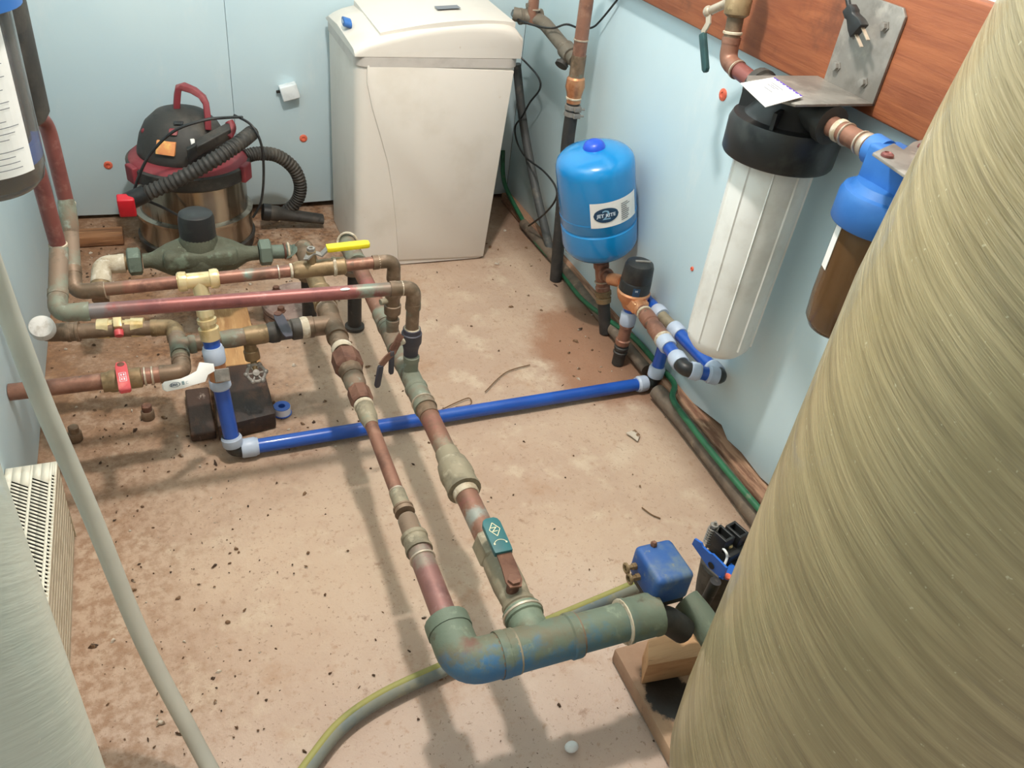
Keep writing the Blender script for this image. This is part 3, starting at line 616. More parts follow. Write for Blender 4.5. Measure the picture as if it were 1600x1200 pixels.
MB().ball(bz(538) + V((0, -.006, .0098)), .004, 12, 6, (2.2, .8, .5)).build('paint_spot', 'white', b_)
ring(b_, bz(628), dB, .0125, 'solder', .003)
elbow(b_, BE, -dB, -Z_, .0122, 'copper_brown', .038)
pipe(b_, [BE - Z_ * .03, (XRp, YBb, ZL + .035)], .0118, 'copper_brown')
vB = V((XRp, YBb, YP(644, 525, YBb).z))
v2 = cone(b_, vB + Z_ * .018, vB - Z_ * .05, [(0, .012), (.02, .016), (.14, .0165), (.16, .0185), (.45, .0185), (.5, .0165), (.7, .0135), (1, .013)], 'navy', 'stop_valve')
ring(b_, vB + Z_ * .016, Z_, .0135, 'scale', .005, 'tape_ring'); ring(b_, vB - Z_ * .052, Z_, .0132, 'solder', .003)
MB().cyl(vB + V((-.012, -.004, -.004)), vB + V((-.03, -.012, -.004)), .0065).build('stem', 'scale', v2)
k0, k1, k2, k3 = YP(627, 523, 1.163), YP(620, 535, 1.155), YP(612, 548, 1.15), YP(611, 584, 1.15)
MB().ribbon([k0, k1, k2], (1, .3, 0), .012, .003).build('lever', 'rust', v2)
MB().ribbon([k2, k2.lerp(k3, .1), k2.lerp(k3, .9), k3], (1, .3, 0), [.007, .009, .009, .006], .006).build('lever_grip', 'navy', v2, bev=.001)
k0, k1, k2, k3 = YP(614, 551, 1.15), YP(604, 560, 1.145), YP(595, 571, 1.14), YP(589, 605, 1.14)
MB().ribbon([YP(622, 535, 1.155), k0, k1, k2], (1, .3, 0), .012, .003).build('lever', 'rust', v2)
MB().ribbon([k2, k2.lerp(k3, .1), k2.lerp(k3, .9), k3], (1, .3, 0), [.008, .0105, .0105, .006], .006).build('lever_grip', 'navy', v2, bev=.001)

# ---------------------------------------------------------------- lower manifold on the left
mf = thing('manifold_pipe', (-.03, 1.35, 0), 'low brown copper manifold with white capped end and red levers', 'pipe')
z_ = lambda px, py: ZP(px, py, ZL)
C0, E1, T1, E2, W0, J1 = z_(77, 520), z_(272, 511), z_(279, 541), z_(286, 581), z_(14, 613), z_(500, 510)
J1 = V((XLp - .045, yz(512, 508), ZL)); W0 = V((XL + .001, E2.y + (W0.y - E2.y) * .97, ZL))
d1 = (C0 - E1).normalized(); d2 = (E2 - E1).normalized(); d3 = (W0 - E2).normalized(); d4 = (J1 - T1).normalized()
pipe(mf, [C0, E1 + d1 * .02], .0142, 'copper_brown')
elbow(mf, E1, d1, d2, .0145, 'bronze', .036); elbow(mf, E2, -d2, d3, .0145, 'copper_brown', .034)
tee(mf, T1, d2, d4, .0145, 'copper_patina', .03)
pipe(mf, [E1 + d2 * .03, E2 - d2 * .03], .0142, 'pipe_grey')
pipe(mf, [E2 + d3 * .03, W0], .0143, 'copper'); ring(mf, E2 + d3 * .05, d3, .0158, 'solder', .004); ring(mf, E2 + d3 * .062, d3, .0158, 'solder', .004)
elbow(mf, C0 + d1 * .006, -d1, V((0, -.55, .65)), .0155, 'copper_brown', .032)
sleeve(mf, C0 - d1 * .03, C0 - d1 * .05, .0175, 'copper_brown')
cp = C0 + d1 * .006 + V((0, -.55, .65)).normalized() * .022; cdir = V((0, -.55, .65)).normalized()
MB().lathe(cp, cdir, [(0, .017), (0, .0215), (.014, .022), (.019, .0195), (.021, .013), (.0215, 0)], 24).build('end_cap', 'endcap', mf)
# brass push-fit valve with red handle end
b1, b2 = z_(152, 514), z_(226, 511); bdv = (b2 - b1).normalized(); bl = (b2 - b1).length
vb = MB().lathe(b1, bdv, [(0, .015), (.001, .0185), (.021, .019), (.0212, .0165), (.028, .0162), (.0282, .0148), (bl * .6, .0148), (bl * .601, .0165), (bl * .72, .0165), (bl * .721, .0188), (bl * .99, .018), (bl, .015)], 24).build('push_fit_valve', 'brass', mf)
cc = z_(186, 513)
MB().obox(cc + V((0, -.006, .016)), bdv * .0075, V((0, .012, .006)), V((0, -.004, .008)), .0015).build('bonnet', 'brass', vb)
MB().lathe(cc + V((0, -.016, .006)), V((0, -.8, -.5)), [(0, .008), (.004, .0085), (.012, .0075), (.014, .0)], 16).build('handle_end', 'redvinyl', vb)
# red lever valve on the lower leg
r1, r2 = z_(222, 589), z_(160, 598); rd = (r2 - r1).normalized(); rl = (r2 - r1).length
vr = MB().lathe(r1, rd, [(0, .0155), (.002, .018), (.018, .018), (.022, .0165), (rl * .45, .0165), (rl * .55, .0195), (rl * .8, .0195), (rl * .85, .0175), (rl, .0175), (rl, .0145)], 22).build('lever_valve', 'bronze', mf)
f1, f2 = ZP(189, 572, ZL + .026), ZP(196, 612, ZL + .026); fdv = (f2 - f1).normalized()
MB().cyl(f1 - Z_ * .02, f1 + Z_ * .004, .006).build('stem', 'rust', vr)
lv = MB().ribbon([f1 - fdv * .008, f1 + fdv * .004, f2 - fdv * .004, f2], rd, [.014, .019, .019, .014], .007).build('lever_grip', 'redvinyl', vr, bev=.001)
mb = MB(); fc = f1.lerp(f2, .5) + Z_ * .0037
def fr_(u, v): return fc + fdv * u + rd * v
for (u0, u1, v0, v1) in ((-.013, .013, -.0055, -.0048), (-.013, .013, .0048, .0055), (-.013, -.0122, -.0055, .0055), (.0122, .013, -.0055, .0055), (-.0005, .0003, -.0055, .0055), (-.009, -.004, -.003, -.001), (-.009, -.004, .001, .003), (.003, .009, -.003, -.001), (.004, .008, .001, .003)):
    mb.add([fr_(u0, v0), fr_(u1, v0), fr_(u1, v1), fr_(u0, v1)], [[0, 1, 2, 3]])
mb.build('moulded_mark', 'paletext', vr)
# right-hand leg with black lever valve and drain cock
pipe(mf, [T1 + d4 * .02, J1], .0145, 'copper_brown')
ml = lambda f_: T1.lerp(J1, f_)
fx = lambda px: (ZP(px, 541 - (px - 279) * .14, ZL).x - T1.x) / (J1.x - T1.x)
ring(mf, ml(fx(300)), d4, .0165, 'copper_patina', .012, 'coupling')
cone(mf, ml(fx(345)), ml(fx(382)), [(0, .0165), (.5, .018), (1, .0165)], 'copper_patina', 'coupling')
cone(mf, ml(fx(382)), ml(fx(420)), [(0, .0175), (.3, .019), (.8, .019), (1, .0175)], 'bronze', 'drain_tee')
vk = cone(mf, ml(fx(415)), ml(fx(470)), [(0, .017), (.15, .0205), (.35, .0205), (.4, .018), (.7, .018), (.75, .021), (1, .021)], 'dusty_black', 'lever_valve')
g1, g2 = ZP(434, 492, ZL + .03), ZP(452, 527, ZL + .026); gdv = (g2 - g1).normalized()
MB().cyl(g1 - Z_ * .02, g1 + Z_ * .004, .0075).build('stem', 'rust', vk)
MB().ribbon([g1, g1.lerp(g2, .15), g1.lerp(g2, .85), g2], d4, [.016, .02, .019, .013], .006).build('lever_grip', 'navy', vk, bev=.001)
cone(mf, ml(fx(468)), ml(fx(485)), [(0, .0205), (.5, .0225), (1, .0205)], 'scale', 'limescale_crust')
n0 = ml(fx(388)); n1 = ZP(395, 560, .15)
cone(mf, n0 - Z_ * .01, n1, [(0, .011), (.5, .012), (.55, .0145), (1, .0145)], 'bronze', 'drain_nipple')
wh = ZP(400, 583, .135); wd_ = V((.05, -.62, .72)).normalized(); u, v, _ = frame(wd_)
mb = MB().torus(wh, wd_, .0165, .0032, 40, 8)
for k in range(6):
    a_ = 2 * math.pi * k / 6; dd = u * math.cos(a_) + v * math.sin(a_)
    mb.cyl(wh, wh + dd * .0165, .0022, 8); mb.ball(wh + dd * .0185, .0052, 10, 6)
mb.lathe(wh - wd_ * .004, wd_, [(0, .007), (.009, .0065), (.01, .0)], 14)
hw = mb.build('drain_handwheel', 'steel', mf)
MB().cyl(n1, wh, .006).build('drain_stem', 'bronze', mf)

# ---------------------------------------------------------------- water meter
YM = 1.685
wm = thing('water_meter', (.03, YM, ZL), 'dull green bronze water meter with a black round cap', 'water meter')
m_ = lambda px, py: YP(px, py, YM)
cM = m_(313, 397); cM = V((cM.x, YM, ZL + .002))
mb = MB().lathe(cM - X_ * .115, X_, [(0, .016), (.012, .016), (.02, .018), (.05, .034), (.085, .046), (.115, .05), (.15, .045), (.185, .032), (.21, .018), (.22, .016), (.235, .016)], 28)
mb.lathe(cM + Z_ * .01, Z_, [(0, .042), (.02, .043), (.035, .039), (.047, .036)], 28)
mb.obox(cM + V((0, -.03, .012)), X_ * .075, Y_ * .018, Z_ * .02, .012)
body = mb.build('meter_body', 'meter', wm)
MB().lathe(cM + Z_ * .05, Z_, [(0, .033), (.002, .037), (.042, .0365), (.052, .034), (.056, .028), (.057, 0)], 30).build('register_cap', 'black', wm)
nut(wm, cM - X_ * .145, cM - X_ * .118, .03, 'hexgreen', 'union_nut', 6); nut(wm, cM + X_ * .122, cM + X_ * .149, .03, 'hexgreen', 'union_nut', 6)
pL = V((m_(158, 410).x, YM, ZL)); pR = V((XLp - .03, YM, ZL))
pipe(wm, [cM - X_ * .14, pL + X_ * .02], .0155, 'bronze', 'tail_pipe'); pipe(wm, [cM + X_ * .145, pR], .0155, 'hexgreen', 'tail_pipe')
sd = V((-.1, -.85, -.5)).normalized()
elbow(wm, pL, X_, sd, .0178, 'scale', .04); pipe(wm, [pL + sd * .03, pL + sd * .085], .0165, 'copper_brown', 'stub'); cone(wm, pL + sd * .035, pL + sd * .06, [(0, .0195), (1, .0195)], 'bronze', 'coupling')
ring(wm, cM + X_ * .178, X_, .0175, 'rust', .005); ring(wm, cM + X_ * .186, X_, .0178, 'scale', .005)
cone(wm, cM + X_ * .19, pR + X_ * .0, [(0, .018), (.3, .021), (1, .0225)], 'hexgreen', 'adapter')

# ---------------------------------------------------------------- boards and bits on the floor at the left
bw = .038
q0 = [ZP(344, 640, bw), ZP(431, 652, bw), ZP(424, 560, bw), ZP(318, 572, bw)]
bd_ = thing('floor_board', (.09, 1.5, 0), 'thick board under the manifold, dry at the back and black with damp in front', 'board')
fr = ZP(346, 668, bw); fl_ = ZP(432, 645, bw)
x0, x1 = .03, .136
MB().prism([(x0 - .004, 1.30, 0), (x1 + .002, 1.318, 0), (x1, 1.5, 0), (x0, 1.5, 0)], (0, 0, bw)).build('wet_end', 'woodwet', bd_, bev=.004)
MB().box((x0 + .002, 1.5, 0), (x1 - .002, 1.8, bw), .003).build('dry_end', 'wooddry', bd_)
lone(MB().box((x0 - .055, 1.31, 0), (x0 - .008, 1.46, .02), .004).build('board_offcut', 'woodwet'), 'dark damp offcut lying against the left edge of the thick board', 'board')
o1 = ZP(125, 372, .025); o2 = ZP(192, 368, .025)
lone(MB().box((o1.x - .05, o1.y - .005, 0), (o2.x, o1.y + .05, .028), .003).build('timber_offcut', 'offcut'), 'brown timber offcut at the foot of the back wall left of the vacuum', 'wood')
t = thing('tape_roll', ZP(441, 645, 0), 'roll of white thread tape on a blue spool beside the damp board', 'tape')
c = ZP(441, 645, 0)
MB().lathe(c, Z_, [(.001, .0105), (.001, .0175), (.017, .0175), (.017, .0105)], 28, caps=False).build('tape', 'ptfe', t)
mb = MB().lathe(c, Z_, [(0, .007), (0, .0195), (.0015, .0195), (.0015, .0105), (.0165, .0105), (.0165, .0168), (.0185, .0168), (.0185, .007), (0, .007)], 28, caps=False); mb.build('spool', 'ptfeblue', t)
for (px, py, mt_, lab) in ((232, 652, 'rust', 'small rusty copper plug standing on the dirt left of the damp board'), (119, 686, 'copper_brown', 'dark brown pipe plug standing beside the clear hose above the grille')):
    c = ZP(px, py, 0); t = thing('pipe_plug', c, lab, 'pipe plug', 'loose pipe plugs on the floor')
    MB().lathe(c, Z_, [(0, .011), (.0, .0125), (.016, .0125), (.018, .011), (.018, .009)], 18).build('plug_body', 'copper_brown', t)
    MB().lathe(c + Z_ * .018, Z_, [(0, .0095), (.012, .0095), (.014, .007), (.014, 0)], 16).build('plug_head', mt_, t)

# ---------------------------------------------------------------- blue PEX line
px_ = thing('pex_pipe', (.046, 1.255, 0), 'blue plastic pipe from the brass tee across the floor to the right wall', 'pipe')
r_ = .0143
FE = ZP(365, 703, .018); FR = V((.989, 1.262, .018))
vt = ct + bd * .03
def onb(px, py):       # point on the dropping branch
    t_ = (YP(px, py, 1.28)); return t_
lo = FE + Z_ * .0; br0 = ct; brd = (FE + Z_ * .012 - br0)
def bp(py):            # branch point at an image row
    k = (py - 447) / (703. - 447.)
    lo_, hi_ = 0., 1.
    for _ in range(30):
        mid_ = (lo_ + hi_) / 2; P_ = br0 + brd * mid_; c_ = RM @ (P_ - EYE)
        if 600 + F * c_.y / c_.z < py: lo_ = mid_
        else: hi_ = mid_
    return br0 + brd * lo_
bdir = brd.normalized()
aa = bp(482); bb = bp(530); bl = (bb - aa).length
MB().lathe(aa, bdir, [(0, .012), (.0, .014), (bl * .2, .015), (bl * .22, .0125), (bl * .3, .0125), (bl * .32, .0165), (bl * .45, .0165), (bl * .47, .0135), (bl * .6, .0135), (bl * .62, .0175), (bl * .98, .017), (bl, .0145)], 22).build('brass_adapter', 'brass', px_)
pipe(px_, [bp(526), bp(560)], r_, 'pex'); collar(px_, bp(566), bp(541))
bv = cone(px_, bp(560), bp(600), [(0, .0125), (.1, .016), (.4, .016), (.5, .0145), (.8, .0165), (1, .0165)], 'bronze_new', 'ball_valve')
collar(px_, bp(592), bp(606)); pipe(px_, [bp(595), bp(690)], r_, 'pex'); collar(px_, bp(706), bp(681))
cv = bp(582)
sdv = V((-.3, -.8, .5)).normalized()
MB().obox(cv + V((.006, -.018, .006)), X_ * .013, V((0, -.006, .004)), V((0, .005, .011)), .0015).build('stem_block', 'steel', bv)
l0 = cv + V((-.006, -.022, .012)); 
l1, l2, l3 = YP(314, 588, 1.222), YP(285, 599, 1.2), YP(254, 605, 1.185)
hd = MB().ribbon([YP(334, 574, 1.242), YP(318, 576, 1.232), l1, l1.lerp(l2, .6), l2, l2.lerp(l3, .85), l3], (EYE - l2).cross(l3 - l2), [.013, .026, .024, .018, .017, .017, .009], .004).build('lever_handle', 'white', bv, bev=.0008)
# printed mark on the white lever
la = (l3 - l2).normalized(); lc = l2.lerp(l3, .42); nrm = (EYE - lc).normalized(); nrm = (nrm - la * nrm.dot(la)).normalized(); lw = la.cross(nrm)
if lw.z < 0: lw = -lw
lc = lc + nrm * .0031
mb = MB()
for k in range(14):
    a1, a2 = 2 * math.pi * k / 14, 2 * math.pi * (k + 1) / 14
    mb.add([lc + la * math.cos(q_) * rr_ + lw * math.sin(q_) * rr_ * .45 for q_, rr_ in ((a1, .0095), (a2, .0095), (a2, .0083), (a1, .0083))], [[0, 1, 2, 3]])
for k in range(4): mb.add([lc + la * (.005 - k * .003 + dx_) + lw * dy_ for dx_, dy_ in ((0, -.002), (.0016, -.002), (.0016, .002), (0, .002))], [[0, 1, 2, 3]])
mb.build('oval_mark', 'navytext', hd)
mb = MB()
for k in range(4): mb.add([lc - la * (.0125 + dx_) + lw * (.0025 - k * .0016 + dy_) for dx_, dy_ in ((0, 0), (.0045, 0), (.0045, .0009), (0, .0009))], [[0, 1, 2, 3]])
for (u0, u1, w0, w1) in ((.02, .0206, -.002, .002), (.02, .024, .0016, .002), (.02, .024, -.002, -.0016)): mb.add([lc - la * a_ + lw * b2_ for a_, b2_ in ((u0, w0), (u1, w0), (u1, w1), (u0, w1))], [[0, 1, 2, 3]])
mb.build('line_mark', 'tealtext', hd)
elbow(px_, FE, -bdir, X_, .0145, 'black', .03)
fd = (FR - FE).normalized()
collar(px_, FE + fd * .014, FE + fd * .046); pipe(px_, [FE + fd * .03, FR - fd * .03], r_, 'pex'); collar(px_, FR - fd * .02, FR - fd * .046)
RT = XP(1036, 545, .995); rdv = (RT - FR).normalized()
elbow(px_, FR, -fd, rdv, .0145, 'black', .03)
collar(px_, FR + rdv * .016, FR + rdv * .044); pipe(px_, [FR + rdv * .03, RT + rdv * .04], r_, 'pex')

# ---------------------------------------------------------------- controller with its PEX loop by the right wall
pc = thing('flow_controller', (.955, 1.38, 0), 'bronze valve body with a black drum cap and blue pipe stubs by the right wall', 'valve')
cb = V((.955, 1.375, .188))
RX = V((.955, 1.372, 0))
MB().lathe(RX, Z_, [(0, .015), (.03, .015), (.032, .0175), (.036, .0175), (.038, .015), (.044, .0155), (.046, .0175), (.05, .0175), (.052, .015), (.06, .015)], 18).build('ribbed_riser', 'dusty_black', pc)
MB().lathe(RX + Z_ * .058, Z_, [(0, .017), (.012, .018), (.014, .0145), (.05, .0145), (.052, .018), (.056, .018)], 20).build('copper_adapter', 'copper', pc)
ring(pc, RX + Z_ * .112, Z_, .0165, 'bronze_new', .005); collar(pc, RX + Z_ * .114, RX + Z_ * .15); pipe(pc, [RX + Z_ * .13, RX + Z_ * .175], r_, 'pex')
fw = (XP(1132, 606, .925) - XP(1010, 510, .925)).normalized(); fw = V((-.115, -1, 0)).normalized()
mb = MB().lathe(cb - Z_ * .03, Z_, [(0, .018), (.012, .024), (.024, .034), (.036, .038), (.044, .039), (.048, .036)], 26)
mb.lathe(cb - fw * .055 - Z_ * .004, fw, [(0, .014), (.02, .016), (.05, .022), (.07, .022), (.1, .0175), (.118, .016)], 22)
mb.obox(cb + fw * .03 - Z_ * .004, V((.02, 0, 0)), V((0, .02, 0)), Z_ * .014, .005)
mb.build('valve_body', 'bronze_new', pc)
cpz = cb + Z_ * .012
cap_ = MB().lathe(cpz, Z_, [(0, .033), (.002, .036), (.03, .0355), (.032, .034), (.034, .0352), (.066, .033), (.074, .03), (.078, .022), (.079, 0)], 32).build('drum_cap', 'black', pc)
MB().obox(cpz + V((.004, -.004, .0795)), V((.017, -.005, 0)), V((.0012, .003, 0)), Z_ * .0018, .0005).build('cap_slot', 'steel', cap_)
va = math.atan2(-1.375, -.955) + .18
def oncap(u, v): return cpz + V((math.cos(va + u / .036) * .0362, math.sin(va + u / .036) * .0362, .018 + v))
mb = MB(); n_ = 6
for i in range(n_): mb.add([oncap(-.008 + .016 * i / n_, -.012), oncap(-.008 + .016 * (i + 1) / n_, -.012), oncap(-.008 + .016 * (i + 1) / n_, .009), oncap(-.008 + .016 * i / n_, .009)], [[0, 1, 2, 3]])
mb.build('badge', 'navytext', cap_)
text('at', .009, lambda a_, b2: oncap(a_, b2 + .003) + (oncap(a_, 0) - cpz - Z_ * .018).normalized() * .0004, 'paletext', cap_, 'badge_lettering')
f0 = cb + fw * .06 - Z_ * .001
ring(pc, f0 + fw * .012, fw, .017, 'scale', .006); cone(pc, f0, f0 + fw * .115, [(0, .0145), (.2, .0145), (.22, .0185), (.45, .0185), (.47, .0155), (.6, .0155), (.63, .0185), (1, .0185)], 'copper', 'adapter'); ring(pc, f0 + fw * .118, fw, .0188, 'scale', .009)
collar(pc, f0 + fw * .12, f0 + fw * .15); pipe(pc, [f0 + fw * .13, f0 + fw * .2], r_, 'pex'); collar(pc, f0 + fw * .21, f0 + fw * .18)
ke = f0 + fw * .226
kx = V((.997, ke.y - .03, ke.z - .012)); kd = (kx - ke).normalized(); kl = (kx - ke).length
elbow(pc, ke, -fw, kd, .0145, 'black', .026)
collar(pc, ke + kd * .012, ke + kd * .034); pipe(pc, [ke + kd * .03, kx - kd * .015], r_, 'pex'); collar(pc, kx - kd * .008, kx - kd * .032)
elbow(pc, kx, -kd, Y_, .0145, 'black', .024, 'end_elbow')
b0, b1, b2, b3, b4 = XP(1004, 462, .998), XP(1030, 492, .998), XP(1043, 509, .998), XP(1056, 521, .998), kx
bdv = (b4 - b0).normalized(); bq = lambda P_: b0 + bdv * (P_ - b0).dot(bdv)
pipe(pc, [bq(b0), bq(b1)], r_, 'pex'); collar(pc, bq(b1) + bdv * .012, bq(b1) - bdv * .016); cone(pc, bq(b1), bq(b3), [(0, .0125), (1, .0125)], 'pipe_grey', 'nipple'); collar(pc, bq(b3) - bdv * .014, bq(b3) + bdv * .018)
pipe(pc, [bq(b3), bq(b4) - bdv * .02], r_, 'pex'); collar(pc, bq(b4) - bdv * .012, bq(b4) - bdv * .04)

# ---------------------------------------------------------------- blue pressure tank
t = thing('pressure_tank', (.985, 1.51, 0), 'bright blue pressure tank with white oval-badged label by the right wall', 'tank')
TB, TT = YP(938, 390, 1.555), YP(928, 224, 1.56)
td = (TT - TB).normalized(); TL = (TT - TB).length * .97; TR = .0905
MB().lathe(TB, td, [(0, .03), (.002, .06), (.01, .078), (.022, .0875), (.034, TR), (.075, TR), (.082, TR * 1.0), (.086, TR * .965), (.092, TR), (TL - .044, TR), (TL - .034, TR * .99), (TL - .024, TR * .95), (TL - .014, TR * .84), (TL - .006, TR * .6), (TL - .001, TR * .3), (TL, .0)], 56).build('shell', 'tankblue', t)
MB().lathe(TB + td * (TL - .006), td, [(0, .026), (.008, .025), (.016, .021), (.021, .012), (.022, 0)], 24).build('valve_cap', 'capblue', t)
MB().torus(TB + td * .115, td, TR - .0006, .0012, 48, 6).build('weld_seam', 'tankblue', t)
toC = (EYE - TB); toC = (toC - td * toC.dot(td)).normalized(); tside = td.cross(toC)
if (RM @ tside).x < 0: tside = -tside
def ontank(u, v, k=.0006):
    a_ = u / TR; return TB + td * v + (toC * math.cos(a_) + tside * math.sin(a_)) * (TR + k)
def patch(f, u0, u1, v0, v1, n=16, mb=None):
    mb = mb or MB()
    for i in range(n):
        ua, ub = u0 + (u1 - u0) * i / n, u0 + (u1 - u0) * (i + 1) / n
        mb.add([f(ua, v0), f(ub, v0), f(ub, v1), f(ua, v1)], [[0, 1, 2, 3]])
    return mb
LV, LU = .112, -.018
lb = patch(ontank, LU, LU + .125, LV, LV + .062).build('label', 'paper', t)
oc = (LU + .036, LV + .031)
mb = MB()
for i in range(24):
    ua, ub = -.029 + .058 * i / 24, -.029 + .058 * (i + 1) / 24; ha, hb = (.018 * math.sqrt(max(1 - (q_ / .029) ** 2, 1e-4)) for q_ in (ua, ub))
    mb.add([ontank(oc[0] + ua, oc[1] - ha, .0016), ontank(oc[0] + ub, oc[1] - hb, .0016), ontank(oc[0] + ub, oc[1] + hb, .0016), ontank(oc[0] + ua, oc[1] + ha, .0016)], [[0, 1, 2, 3]])
mb.build('oval_badge', 'navytext', lb)
text('2', .034, lambda a_, b2: ontank(oc[0] + a_, oc[1] + b2, .0021), 'numeral', lb, 'badge_numeral', sx=1.25)
text('JET RITE', .0118, lambda a_, b2: ontank(oc[0] + a_, oc[1] + b2, .0027), 'paletext', lb, 'badge_lettering', bold=.0003)
mb = MB(); rr = random.Random(3)
for k in range(9):
    u0 = LU + .073; patch(lambda a_, b2: ontank(a_, b2, .0014), u0, u0 + .016 + rr.random() * .012, LV + .008 + k * .005, LV + .0102 + k * .005, 3, mb)
mb.build('small_print', 'greytext', lb)
# fittings under the tank, part of the same stack
s0 = V((.988, 1.503, 0)); sd = (TB - s0).normalized(); sl = (TB - s0).length
sp_ = lambda k: s0 + sd * sl * k
MB().lathe(s0, sd, [(0, .0155), (sl * .42, .0155)], 18).build('black_riser', 'poly', t)
MB().lathe(sp_(.38), sd, [(0, .019), (.012, .02), (.014, .017), (.018, .017), (.02, .021), (.03, .021), (.032, .0175)], 20).build('adapter', 'bronze', t)
cone(t, sp_(.5), sp_(1.0), [(0, .0165), (.06, .0185), (.14, .0185), (.16, .0165), (.55, .0165), (.6, .0195), (.7, .0195), (.72, .0175), (1, .0175)], 'copper', 'tee_body')
bc = sp_(.74); bdir2 = (V((.955, 1.33, .2)) - bc).normalized()
cone(t, bc, bc + bdir2 * .06, [(0, .013), (.25, .013), (.3, .0185), (.5, .0185), (.52, .014), (1, .014)], 'copper', 'branch')
ring(t, bc + bdir2 * .026, bdir2, .0165, 'solder', .004); ring(t, sp_(.63), sd, .0185, 'solder', .004)
cone(t, bc + bdir2 * .055, V((.957, 1.425, .197)), [(0, .0155), (1, .0155)], 'bronze_new', 'branch_nipple')

# ---------------------------------------------------------------- black pipes and cords in the back right corner
t = thing('copper_riser', (.97, 1.785, 0), 'copper riser clamped onto black poly pipe in the back right corner', 'pipe')
cu = lambda px, py: YP(px, py, 1.8)
top, c1 = cu(927, -75), cu(899.5, 125)
pipe(t, [top, c1], .0165, 'copper'); ring(t, cu(908.2, 62), (top - c1), .0172, 'solder', .004); cone(t, cu(905, 86), cu(900, 122), [(0, .018), (1, .018)], 'copper_brown', 'sleeve')
cone(t, cu(900.3, 119), cu(896, 160), [(0, .017), (.08, .022), (.4, .024), (.55, .021), (.75, .018), (1, .0175)], 'bronze_new', 'adapter'); ring(t, cu(896.5, 153), (top - c1), .0182, 'scale', .005)
pb = V((.97, 1.782, 0)); pipe(t, [cu(896, 158), cu(887.5, 215), pb], .0165, 'poly', 'poly_pipe', .1)
cdv = (cu(896, 158) - cu(887.5, 215)).normalized(); cc = cu(894, 172)
mb = MB()
for s_ in (-.008, .008): mb.lathe(cc + cdv * s_ - cdv * .0055, cdv, [(0, .0175), (.0005, .0195), (.0105, .0195), (.011, .0175)], 22)
for s_ in (-.008, .008): mb.obox(cc + cdv * s_ + V((.004, -.021, 0)), X_ * .009, Y_ * .004, cdv * .006, .001); mb.cyl(cc + cdv * s_ + V((-.006, -.022, 0)), cc + cdv * s_ + V((.022, -.022, 0)), .003, 8)
mb.build('hose_clamp', 'steel', t)
t = thing('bypass_pipe', (.94, 1.98, .6), 'grey corroded branch pipe with a valve from the copper riser to the softener', 'pipe')
j0 = V((.944, 1.817, .585)); j1 = V((.94, 2.03, .625)); j2 = V((.872, 2.06, .63))
pipe(t, [j2, j1, j0], .017, 'darkpipe', 'pipe', .05)
sleeve(t, j0.lerp(j1, .1), j0.lerp(j1, .28), .0205, 'darkpipe', 'valve_body'); MB().lathe(j0.lerp(j1, .22) - Z_ * .01, V((-.5, -.3, -.6)), [(0, .011), (.02, .011), (.022, .0165), (.03, .0165)], 14).build('valve_knob', 'dusty_black', t)
k1 = YP(831, 38, 2.035); pipe(t, [k1 + Z_ * .0, YP(838, -40, 2.035)], .0135, 'copper'); tee(t, V((k1.x, 2.05, .627)), X_, Z_, .0172, 'darkpipe', .03, .0135); ring(t, YP(835, 14, 2.035), Z_, .0145, 'solder', .004)
gt = [YP(807, 100, 2.2), YP(818, 195, 2.18), XP(838, 300, .99), ZP(861, 396, .012)]
lone(MB().tube(gt, .0125, 12, smooth=True).build('drain_tube', 'darktube'), 'dark grey drain tube leaning behind the softener into the corner', 'tube')
cw = [YP(803, 80, 2.25), XP(822, 98, 1.0), XP(842, 122, .99), XP(843, 140, .99), XP(828, 160, .985), XP(816, 182, .98), XP(805, 198, .99), XP(808, 222, .985), XP(822, 246, .975), XP(850, 268, .965), XP(868, 292, .965), XP(868, 312, .965), XP(850, 335, .965), XP(826, 353, .98)]
lone(MB().tube(cw, .0028, 8, smooth=True).build('loose_cable', 'black'), 'thin black cord zigzagging down the corner beside the softener', 'cord')
cw = [XP(812, -30, 1.0), XP(803, 12, 1.0), YP(801, 25, 2.1), YP(830, 38, 1.98), YP(862, 44, 1.93), YP(885, 38, 1.88), XP(905, 44, .975), XP(925, 43, 1.0), XP(940, 30, 1.01), XP(972, -10, 1.02)]
lone(MB().tube(cw, .0026, 8, smooth=True).build('loose_cable', 'black'), 'thin black cord looping behind the copper riser at the top', 'cord')
# green hose and grey tube along the right wall
gh = [XP(786, 235, 1.0), XP(788, 285, 1.0), ZP(812, 335, .03), ZP(838, 378, .014), ZP(868, 412, .014), ZP(905, 462, .014), V((.995, 1.52, .03)), V((1.014, 1.42, .039)), V((1.0165, 1.29, .039)), V((1.0155, 1.22, .039)), ZP(1052, 625, .045), ZP(1085, 672, .05), ZP(1135, 735, .05), ZP(1190, 800, .05), ZP(1260, 885, .05)]
lone(MB().tube(gh, .0068, 12, smooth=True).build('garden_hose', 'hosegreen'), 'thin dark green hose running down the corner and along the right wall', 'hose')
g2 = [(.968, 1.88, .019), (.955, 1.6, .019), (.9585, 1.45, .019)]
gy = [ZP(893, 447, .02), ZP(935, 497, .02), ZP(990, 560, .02)]
gy = [V((.985 + .004 * math.sin(k * 1.3), 1.72 - .13 * k, .019)) for k in range(10)]
gy = [V((.992, 1.72, .019)), V((.99, 1.55, .019)), V((.985, 1.41, .019))]
mb = MB().tube([V((.978, 1.225, .019)), V((.98, 1.1, .019)), V((.974, .95, .019)), V((.968, .83, .019)), V((.96, .7, .019))], .019, 16, smooth=True)
lone(mb.build('grey_tube', 'hosegrey'), 'dusty grey-brown tube lying along the right wall under the green hose', 'tube')
